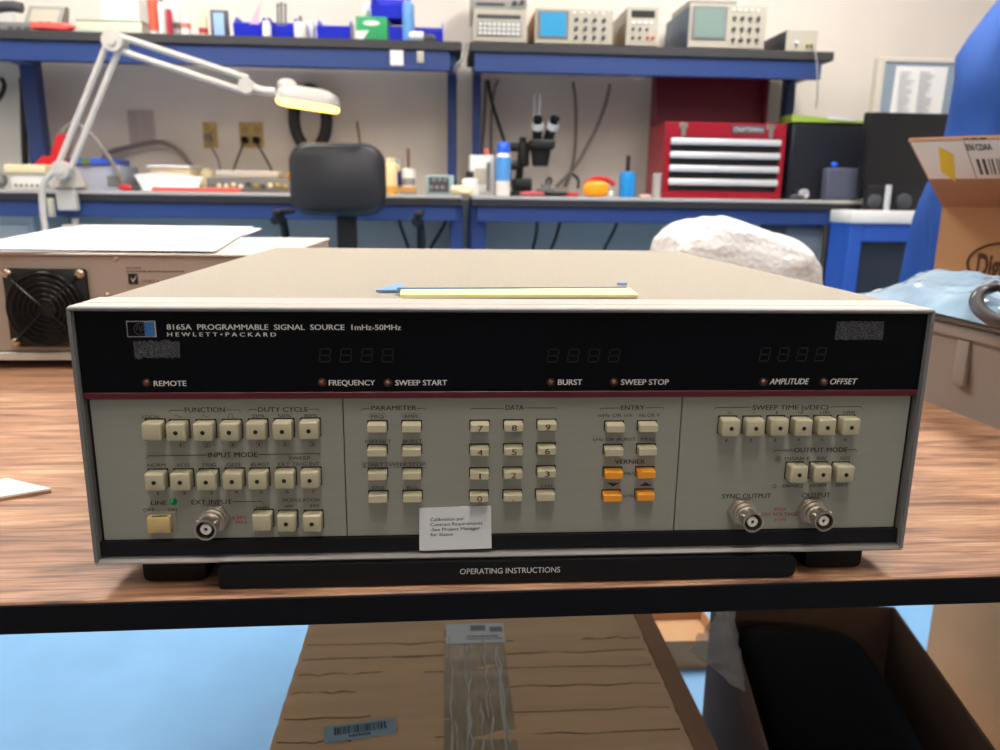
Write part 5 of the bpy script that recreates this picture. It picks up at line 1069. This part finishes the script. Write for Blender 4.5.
lump('pink_cloth', (at(532, 196, 2.83).x, 2.83, B+.010), (.05, .016, .0095), 'flat faded red strip of cloth before the microscope', 'cloth', mat('dull_pink_red', (190, 86, 92), .7), .003, 30, zcut=B+.0003)
lump('red_tag', (at(573, 197, 2.82).x, 2.82, B+.008), (.026, .012, .0075), 'small red tag lying between the microscope and the orange tool', 'tag', 'sred', .003, 30, zcut=B+.0003)
t = thing('orange_tool', 'orange rounded tape tool on the bench left of the blue bottle', 'tool', (at(596, 193, 2.87).x, 2.87, B))
c_ = at(596, 191, 2.87); MB().ell((c_.x, 2.88, B+.034), (.054, .022, .033), 28, 16, .75).build('shell', 'orangeb', t); MB().tube([(c_.x-.045, 2.88, B+.052), (c_.x-.01, 2.885, B+.078), (c_.x+.05, 2.89, B+.074), (c_.x+.08, 2.89, B+.05)], .010, 10, smooth=2).build('handle', 'sred', t)
lump('white_bead', (at(607, 194, 2.85).x+.018, 2.86, B+.013), (.012, .012, .0125), 'small white bead between the orange tool and the blue bottle', 'bead', 'wplastic', .0005, 30, zcut=B+.0003)
bottle('blue_bottle', 'bright blue bottle with a black pointed nozzle, left of the red tool chest', 'bottle', 628.5, 16, 155.5, 171, 2.87, B, 'blueb', 'blackpaint', capw=.28)
o = MB().cyl((at(656.5, 190, 2.87).x, 2.87, B+.0003), (at(656.5, 190, 2.87).x, 2.87, at(655, 173, 2.87).z), .019, n=20).build('frosted_jar', mat('frosted_plastic', (170, 164, 160), .4)); tag(o, 'frosted pale jar tucked behind the red chest corner', 'jar'); rebase(o, (at(656.5, 190, 2.87).x, 2.87, B))
lump('crumpled_wrapper', (at(645, 196, 2.84).x, 2.84, B+.007), (.028, .012, .0065), 'crumpled pale pink wrapper beside the blue bottle', 'wrapper', mat('pale_pink', (214, 176, 168), .6), .004, 40, zcut=B+.0003)

# --- red tool chest with its lid raised
TY = 2.85; a, b = at(666, 121, TY), at(780.5, 197, TY); tx0, tx1, tzt = a.x, b.x, a.z; tw = tx1-tx0; td = .27
t = thing('tool_chest', 'red four-drawer tool chest with silver drawer pulls and raised maroon lid', 'tool chest', ((tx0+tx1)/2, TY+td/2, B))
body = MB().box(tx0, tx1, TY+.012, TY+td, B+.0006, tzt-.002, .004, 1)
fo = body.build('body', 'toolred', t)
hh = tzt-B
fr_ = MB()
dz0, dz1 = B+hh*.10, B+hh*.80
fr_.box(tx0, tx1, TY, TY+.0118, dz1, tzt-.002, .003, 1).box(tx0, tx1, TY, TY+.0118, B+.0006, dz0, .003, 1).box(tx0, tx0+tw*.05, TY, TY+.0118, dz0, dz1, .001, 1).box(tx1-tw*.045, tx1, TY, TY+.0118, dz0, dz1, .001, 1).build('front_frame', 'toolred', t)
for k in range(4):
    z0 = dz0+(dz1-dz0)*k/4; z1 = dz0+(dz1-dz0)*(k+1)/4
    dr = MB().box(tx0+tw*.052, tx1-tw*.047, TY+.003, TY+.0117, z0+.001, z1-.001, .001, 1).build('drawer', 'blackpaint', t)
    MB().box(tx0+tw*.045, tx1-tw*.04, TY-.014, TY+.0028, z1-(z1-z0)*.56, z1-(z1-z0)*.08, .006, 2).build('drawer_pull', 'alu', dr)
for px_ in (683.5, 771):
    q = at(px_, 125, TY); la = MB().box(q.x-.018, q.x+.018, TY-.006, TY-.0003, tzt-.026, tzt-.006, .003, 1).box(q.x-.009, q.x+.009, TY-.009, TY-.0062, tzt-.058, tzt-.02, .003, 1).build('latch', 'nickel', t)
q0, q1 = at(732, 125, TY), at(764, 134, TY); bd = MB().box(q0.x, q1.x, TY-.003, TY-.0003, q1.z, q0.z, .001, 1).build('name_plate', 'gdark', t)
MB().text('CRAFTSMAN', q0.x+.008, q1.x-.008, q1.z+.008, (q0.z-q1.z)*.5, TY-.0034).build('plate_lettering', 'alu', bd, ang=0)
l0, l1 = at(652, 76, TY+td+.02), at(763.5, 76, TY+td+.02)
lx0, lx1 = tx0+.012, tx1-.012
ly = TY+td-.012
lid = MB().box(lx0-.01, lx1+.01, ly, ly+.012, tzt+.0005, l0.z, .003, 1).box(lx0-.01, lx0+.002, ly-.05, ly-.0002, tzt+.001, l0.z, .002, 1).box(lx1-.002, lx1+.01, ly-.05, ly-.0002, tzt+.001, l0.z, .002, 1).box(lx0+.0025, lx1-.0025, ly-.05, ly-.0002, l0.z-.012, l0.z, .002, 1).build('raised_lid', 'maroon', t)
MB().box(lx0-.035, lx0-.0105, ly-.10, ly+.01, B+.0006, l0.z-.01, .003, 1).build('side_bracket', 'maroon', t) if False else None
# shelf rise must clear the lid: lid top stays below the shelf beam

# --- far right: dark monitors, green folder, partition, cabinet, coat
t = thing('black_monitor', 'wide black monitor with its dark screen toward the desk, behind the open carton', 'monitor', (at(915, 200, 2.66).x, 2.66, .86))
a, b = at(868, 112, 2.66), at(975, 200, 2.66); CBZ = at(885, 210.5, 2.58).z
t.location.z = CBZ; INV[t.name] = Matrix.Translation(t.location).inverted()
MB().box(a.x, b.x, 2.66, 2.69, b.z, a.z, .004, 2).build('housing', 'monitor', t); MB().box(a.x+.012, b.x-.012, 2.6565, 2.6598, b.z+.02, a.z-.012, .001, 1).build('screen', 'monitor', t)
cxm = (a.x+b.x)/2; MB().box(cxm-.03, cxm+.03, 2.692, 2.71, CBZ+.013, b.z+.12, .004, 2).box(cxm-.11, cxm+.11, 2.64, 2.735, CBZ+.0005, CBZ+.0125, .004, 2).build('stand', 'chairp', t)
t = thing('dark_computer', 'dark boxy computer case at the bench end, carrying the green folder', 'computer', (at(832, 200, 2.88).x, 2.95, B))
a, b = at(793, 122, 2.86), at(878, 196, 2.86); xe = min(b.x, R1+.03)
MB().box(a.x, xe, 2.86, 3.12, B+.0006, a.z, .006, 2).build('case', mat('blue_black_case', (24, 26, 36), .45), t); MB().box(a.x+.01, xe-.01, 2.857, 2.8598, B+.02, a.z-.012, .001, 1).build('front_panel', mat('blue_black_case', (24, 26, 36), .45), t)
mb = MB(); z0 = a.z+.0008
mb.hexa([(a.x-.01, 2.85, z0), (xe+.01, 2.85, z0), (xe+.01, 3.06, z0), (a.x+.03, 3.06, z0), (a.x-.01, 2.85, z0+.028), (xe+.01, 2.85, z0+.006), (xe+.01, 3.06, z0+.022), (a.x+.03, 3.06, z0+.040)]); t2 = thing('green_folder', 'lime green folder with papers lying on the dark computer', 'folder', ((a.x+xe)/2, 2.95, a.z))
mb.build('cover', 'lime', t2); MB().hexa([(a.x+.14, 2.846, z0+.012), (xe-.06, 2.846, z0+.007), (xe-.06, 2.8497, z0+.007), (a.x+.14, 2.8497, z0+.012), (a.x+.14, 2.846, z0+.024), (xe-.06, 2.846, z0+.012), (xe-.06, 2.8497, z0+.012), (a.x+.14, 2.8497, z0+.024)]).build('pages', 'label', t2)
t, x0, x1, z1 = boxthing('slate_box', 'slate grey box standing in front of the dark computer', 'box', 828.5, 865, 168, 2.78, .05, B, 'slate')
MB().box(x0+.006, x1-.006, 2.777, 2.7798, B+.01, z1-.01, .001, 1).build('front_face', 'slate', t)
lump('blue_ball', (at(835, 164, 2.8).x, 2.805, z1+.012), (.013, .013, .0115), 'small blue ball resting on the slate box', 'ball', 'capblue', .0003, 20, zcut=z1+.0004)
t = thing('small_camera', 'small black device with a silver ring at the chest side', 'device', (at(803, 190, 2.8).x, 2.81, B)); q = at(803, 190, 2.8)
MB().box(q.x-.03, q.x+.03, 2.80, 2.84, B+.0005, B+.042, .008, 2).build('body', 'blackpaint', t); MB().lathe([(.020, 0), (.020, .012), (.014, .013), (.014, .006), (0, .006)], (q.x+.002, 2.7998, B+.024), (0, -1, 0), 20).build('ring', 'alu', t)
lump('black_pouch', (at(796, 196, 2.78).x+.005, 2.775, B+.011), (.03, .013, .0105), 'small black pouch with pale edge before the black device', 'pouch', 'gdark', .003, 30, zcut=B+.0003)
cord('thin pale wires hanging from the small power box past the shelf end', [(812, 43, 2.884), (814, 47, 2.80), (817, 60, 2.80), (818, 90, 2.80), (816, 108, 2.83)], .003, 'sgrey', 'thin_wire', 'wire')
# low blue cabinet with a white top
ca, cb = at(853, 211, 2.56), at(935, 211, 2.56)
t = thing('low_cabinet', 'low blue cabinet with a white top and dark panel, behind the plastic case', 'cabinet', ((ca.x+cb.x)/2, 2.65, 0))
MB().box(ca.x, cb.x+.2, 2.56, 2.742, CBZ-.05, CBZ-.0002, .006, 2).build('top', 'wplastic', t)
fx0, fx1 = ca.x+.004, cb.x+.19
k = MB(); k.box(fx0, fx0+.05, 2.57, 2.61, .001, CBZ-.0505, .003, 1).box(fx1-.05, fx1, 2.57, 2.61, .001, CBZ-.0505, .003, 1).box(fx0+.0505, fx1-.0505, 2.57, 2.61, CBZ-.12, CBZ-.0505, .003, 1).box(fx0+.0505, fx1-.0505, 2.57, 2.61, .04, .1, .003, 1)
k.build('front_frame', mat('bright_blue_frame', (40, 88, 180), .45), t); MB().box(fx0+.0505, fx1-.0505, 2.59, 2.60, .1, CBZ-.12).build('dark_panel', 'darkpanel', t); MB().box(fx0, fx1, 2.6105, 2.735, .02, CBZ-.0505).build('carcass', mat('bright_blue_frame', (40, 88, 180), .45), t)
t = thing('black_gadget', 'black gadget with a silver cylinder on the white cabinet top', 'device', (at(893, 205, 2.58).x, 2.6, CBZ))
a, b = at(870, 184, 2.58), at(920, 209, 2.58); MB().box(a.x, b.x, 2.59, 2.63, CBZ+.0006, a.z, .012, 2).build('body', 'blackpaint', t)
q = at(887, 198, 2.58); MB().cyl((q.x, 2.577, CBZ+.0006), (q.x, 2.577, at(887, 185, 2.58).z), .0115, n=20).build('cylinder', 'alu', t)
for px_, r_ in ((874, .026), (903, .03)): q = at(px_, 198, 2.59); MB().lathe([(r_, 0), (r_, .014), (r_*.7, .018), (0, .018)], (q.x, 2.5898, CBZ+.035), (0, -1, 0), 20).build('dial', 'gdark', t)
# partition with a paper
PYp = 2.92
t = thing('partition_panel', 'grey-blue fabric partition with a pale frame beyond the black monitor', 'partition', (at(935, 110, PYp).x, PYp, 0))
a, b = at(879, 57, PYp), at(1010, 62, PYp)
MB().box(a.x+.03, b.x+.5, PYp, PYp+.03, .1, a.z-.02).build('fabric_panel', 'greyblue', t); f_ = MB(); f_.box(a.x, a.x+.0298, PYp-.006, PYp+.036, .0, a.z, .004, 1).box(a.x+.03, b.x+.5, PYp-.006, PYp+.036, a.z-.0198, a.z, .004, 1).box(a.x+.03, b.x+.5, PYp-.006, PYp+.036, .0, .098, .004, 1); f_.build('frame', 'beigetop', t)
q0, q1 = at(896, 66, PYp), at(941, 118, PYp); pp = thing('pinned_sheet', 'white printed sheet pinned on the grey-blue partition', 'paper', ((q0.x+q1.x)/2, PYp-.003, q1.z))
MB().sheet([[Vector((q0.x+(q1.x-q0.x)*i/6-.006*(1-j/4), PYp-.004-.006*math.sin(PI*i/6)*(1-j/4), q1.z+(q0.z-q1.z)*j/4)) for j in range(5)] for i in range(7)], .0006).build('sheet', 'label', pp)
mb = MB(); rr = random.Random(9)
for k in range(16):
    for c_ in range(2):
        x_ = q0.x+.015+c_*.085; z_ = q0.z-.025-.0115*k; mb.box(x_, x_+rr.uniform(.03, .07), PYp-.0135, PYp-.0128, z_-.002, z_+.002)
mb.build('sheet_print', mat('faint_print', (176, 176, 184), .8), pp, ang=0)
# coat stand and coat
SX, SYc = at(985, 60, 1.62).x+.25, 1.74
t = thing('coat_stand', 'dark coat stand carrying the blue lab coat', 'coat stand', (SX, SYc, 0))
MB().cyl((SX, SYc, .03), (SX, SYc, 1.75), .018).lathe([(.0, 1.75), (.026, 1.76), (.03, 1.785), (.0, 1.81)], (SX, SYc, 0)).build('pole', 'steel', t); MB().lathe([(.22, 0), (.22, .012), (.05, .03), (0, .03)], (SX, SYc, 0), n=40).build('base', 'steel', t)
for k in range(3):
    a_ = -PI/2+2*PI*k/3; MB().tube([(SX, SYc, 1.66), (SX+.05*math.cos(a_), SYc+.05*math.sin(a_), 1.66), (SX+.09*math.cos(a_), SYc+.09*math.sin(a_), 1.72)], .008, 8, smooth=2).build('hook', 'steel', t)
# coat: pleated closed surface around the pole
t = thing('lab_coat', 'royal blue lab coat hanging from the coat stand by the open carton', 'coat', (SX, SYc, .40))
def coat_ring(z, n=96):
    k = max(0, (1.64-z)/1.24); o_ = []
    wx = .075+.19*min(1, k*1.7)**.8+.03*k; wy = .055+.085*min(1, k*2)+.03*k
    for i in range(n):
        a_ = 2*PI*i/n; f_ = 1+(.10+.10*k)*min(1, k*3)*(.5*math.sin(a_*7+1.3*math.sin(z*3)+.6)+.35*math.sin(a_*12+z*2.1))
        o_.append(Vector((SX+wx*math.cos(a_)*f_, SYc-.02+wy*math.sin(a_)*f_, z)))
    return o_
mb = MB(); rings = []
for i in range(34): rings.append([mb.bm.verts.new(p) for p in coat_ring(1.645-1.24*i/33)])
inner = []
for i in range(33, -1, -1):
    cx_ = Vector((SX, SYc-.02, 0)); inner.append([mb.bm.verts.new(Vector((cx_.x+(v.co.x-cx_.x)*.94, cx_.y+(v.co.y-cx_.y)*.9, v.co.z))) for v in rings[i]])
allr = rings+inner
for a_, b_ in zip(allr, allr[1:]+[allr[0]]):
    for k in range(96): mb.bm.faces.new((a_[k], a_[(k+1) % 96], b_[(k+1) % 96], b_[k]))
mb.build('coat_body', 'coat', t, ang=80)
P_ = [Vector((SX-.085, SYc-.07, 1.50)), Vector((at(990, 60, 1.58).x, 1.60, 1.30)), Vector((at(980, 110, 1.58).x, 1.58, 1.14)), Vector((at(964, 180, 1.58).x, 1.57, .96)), Vector((at(957, 250, 1.58).x, 1.57, .79)), Vector((at(954, 290, 1.58).x, 1.57, .69))]
mb = MB(); P2 = P_
for _ in range(2):
    Q = [P2[0]]
    for a_, b_ in zip(P2, P2[1:]): Q += [a_*.75+b_*.25, a_*.25+b_*.75]
    P2 = Q+[P2[-1]]
mb.tube(P2, [.045+.025*min(1, i/6) for i in range(len(P2))], 28)
for v in mb.bm.verts: v.co += Vector((noise.noise(v.co*11), noise.noise(v.co*11+Vector((5, 0, 0))), 0))*.014
mb.build('sleeve', 'coat', t, ang=80)
mb = MB(); mb.tube([Vector((2*SX-p.x, p.y, p.z)) for p in P2], [.045+.025*min(1, i/6) for i in range(len(P2))], 28); mb.build('sleeve', 'coat', t, ang=80)
# under the right bench: film-wrapped box; low white box far left
t, x0, x1, z1 = boxthing('film_wrapped_box', 'grey film-wrapped box stored under the bench beside the bubble wrap', 'box', 787, 826, 224, 2.80, .3, .0, 'greyfilm', .02)
MB().box(x0+.03, x1-.03, 2.794, 2.7995, z1-.12, z1-.05, .002, 1).build('wrinkled_flap', 'greyfilm', t)
t, x0, x1, z1 = boxthing('pale_floor_box', 'pale grey-white box standing under the bench at the pillar end', 'box', -25, 33, 214, 2.95, .3, .0, 'label', .006)
MB().box(x0+.02, x1-.02, 2.945, 2.9495, z1-.2, z1-.04, .002, 1).build('front_label', 'wplastic', t)
for pts, lb_ in (([(396, 206, 3.05), (399, 222, 3.05), (405, 238, 3.05), (410, 252, 3.05)], 'black cable drooping under the bench right of the chair'), ([(449, 206, 3.05), (446, 222, 3.05), (438, 236, 3.05), (428, 252, 3.05)], 'black cable drooping under the bench toward the blue leg'), ([(536, 210, 3.05), (538, 230, 3.05), (531, 256, 3.05)], 'dark cable drooping under the chest bench, nearest the blue leg'), ([(566, 208, 3.05), (560, 222, 3.05), (556, 238, 3.05), (548, 256, 3.05)], 'dark cable slanting under the chest bench'), ([(622, 208, 3.05), (614, 232, 3.05), (600, 256, 3.05)], 'dark cable under the chest bench nearest the bubble wrap')):
    P_ = [at(x, y, Y) for x, y, Y in pts]; P_ = P_+[Vector((P_[-1].x-.02, 3.05, .3)), Vector((P_[-1].x-.02, 3.05, .012))]; P_[0].z = BT-.0405-.008
    o = MB().tube(P_, .007, 8, smooth=2).build('drooping_cable', 'cable'); tag(o, lb_, 'cable'); rebase(o, P_[-1])
#CUT5
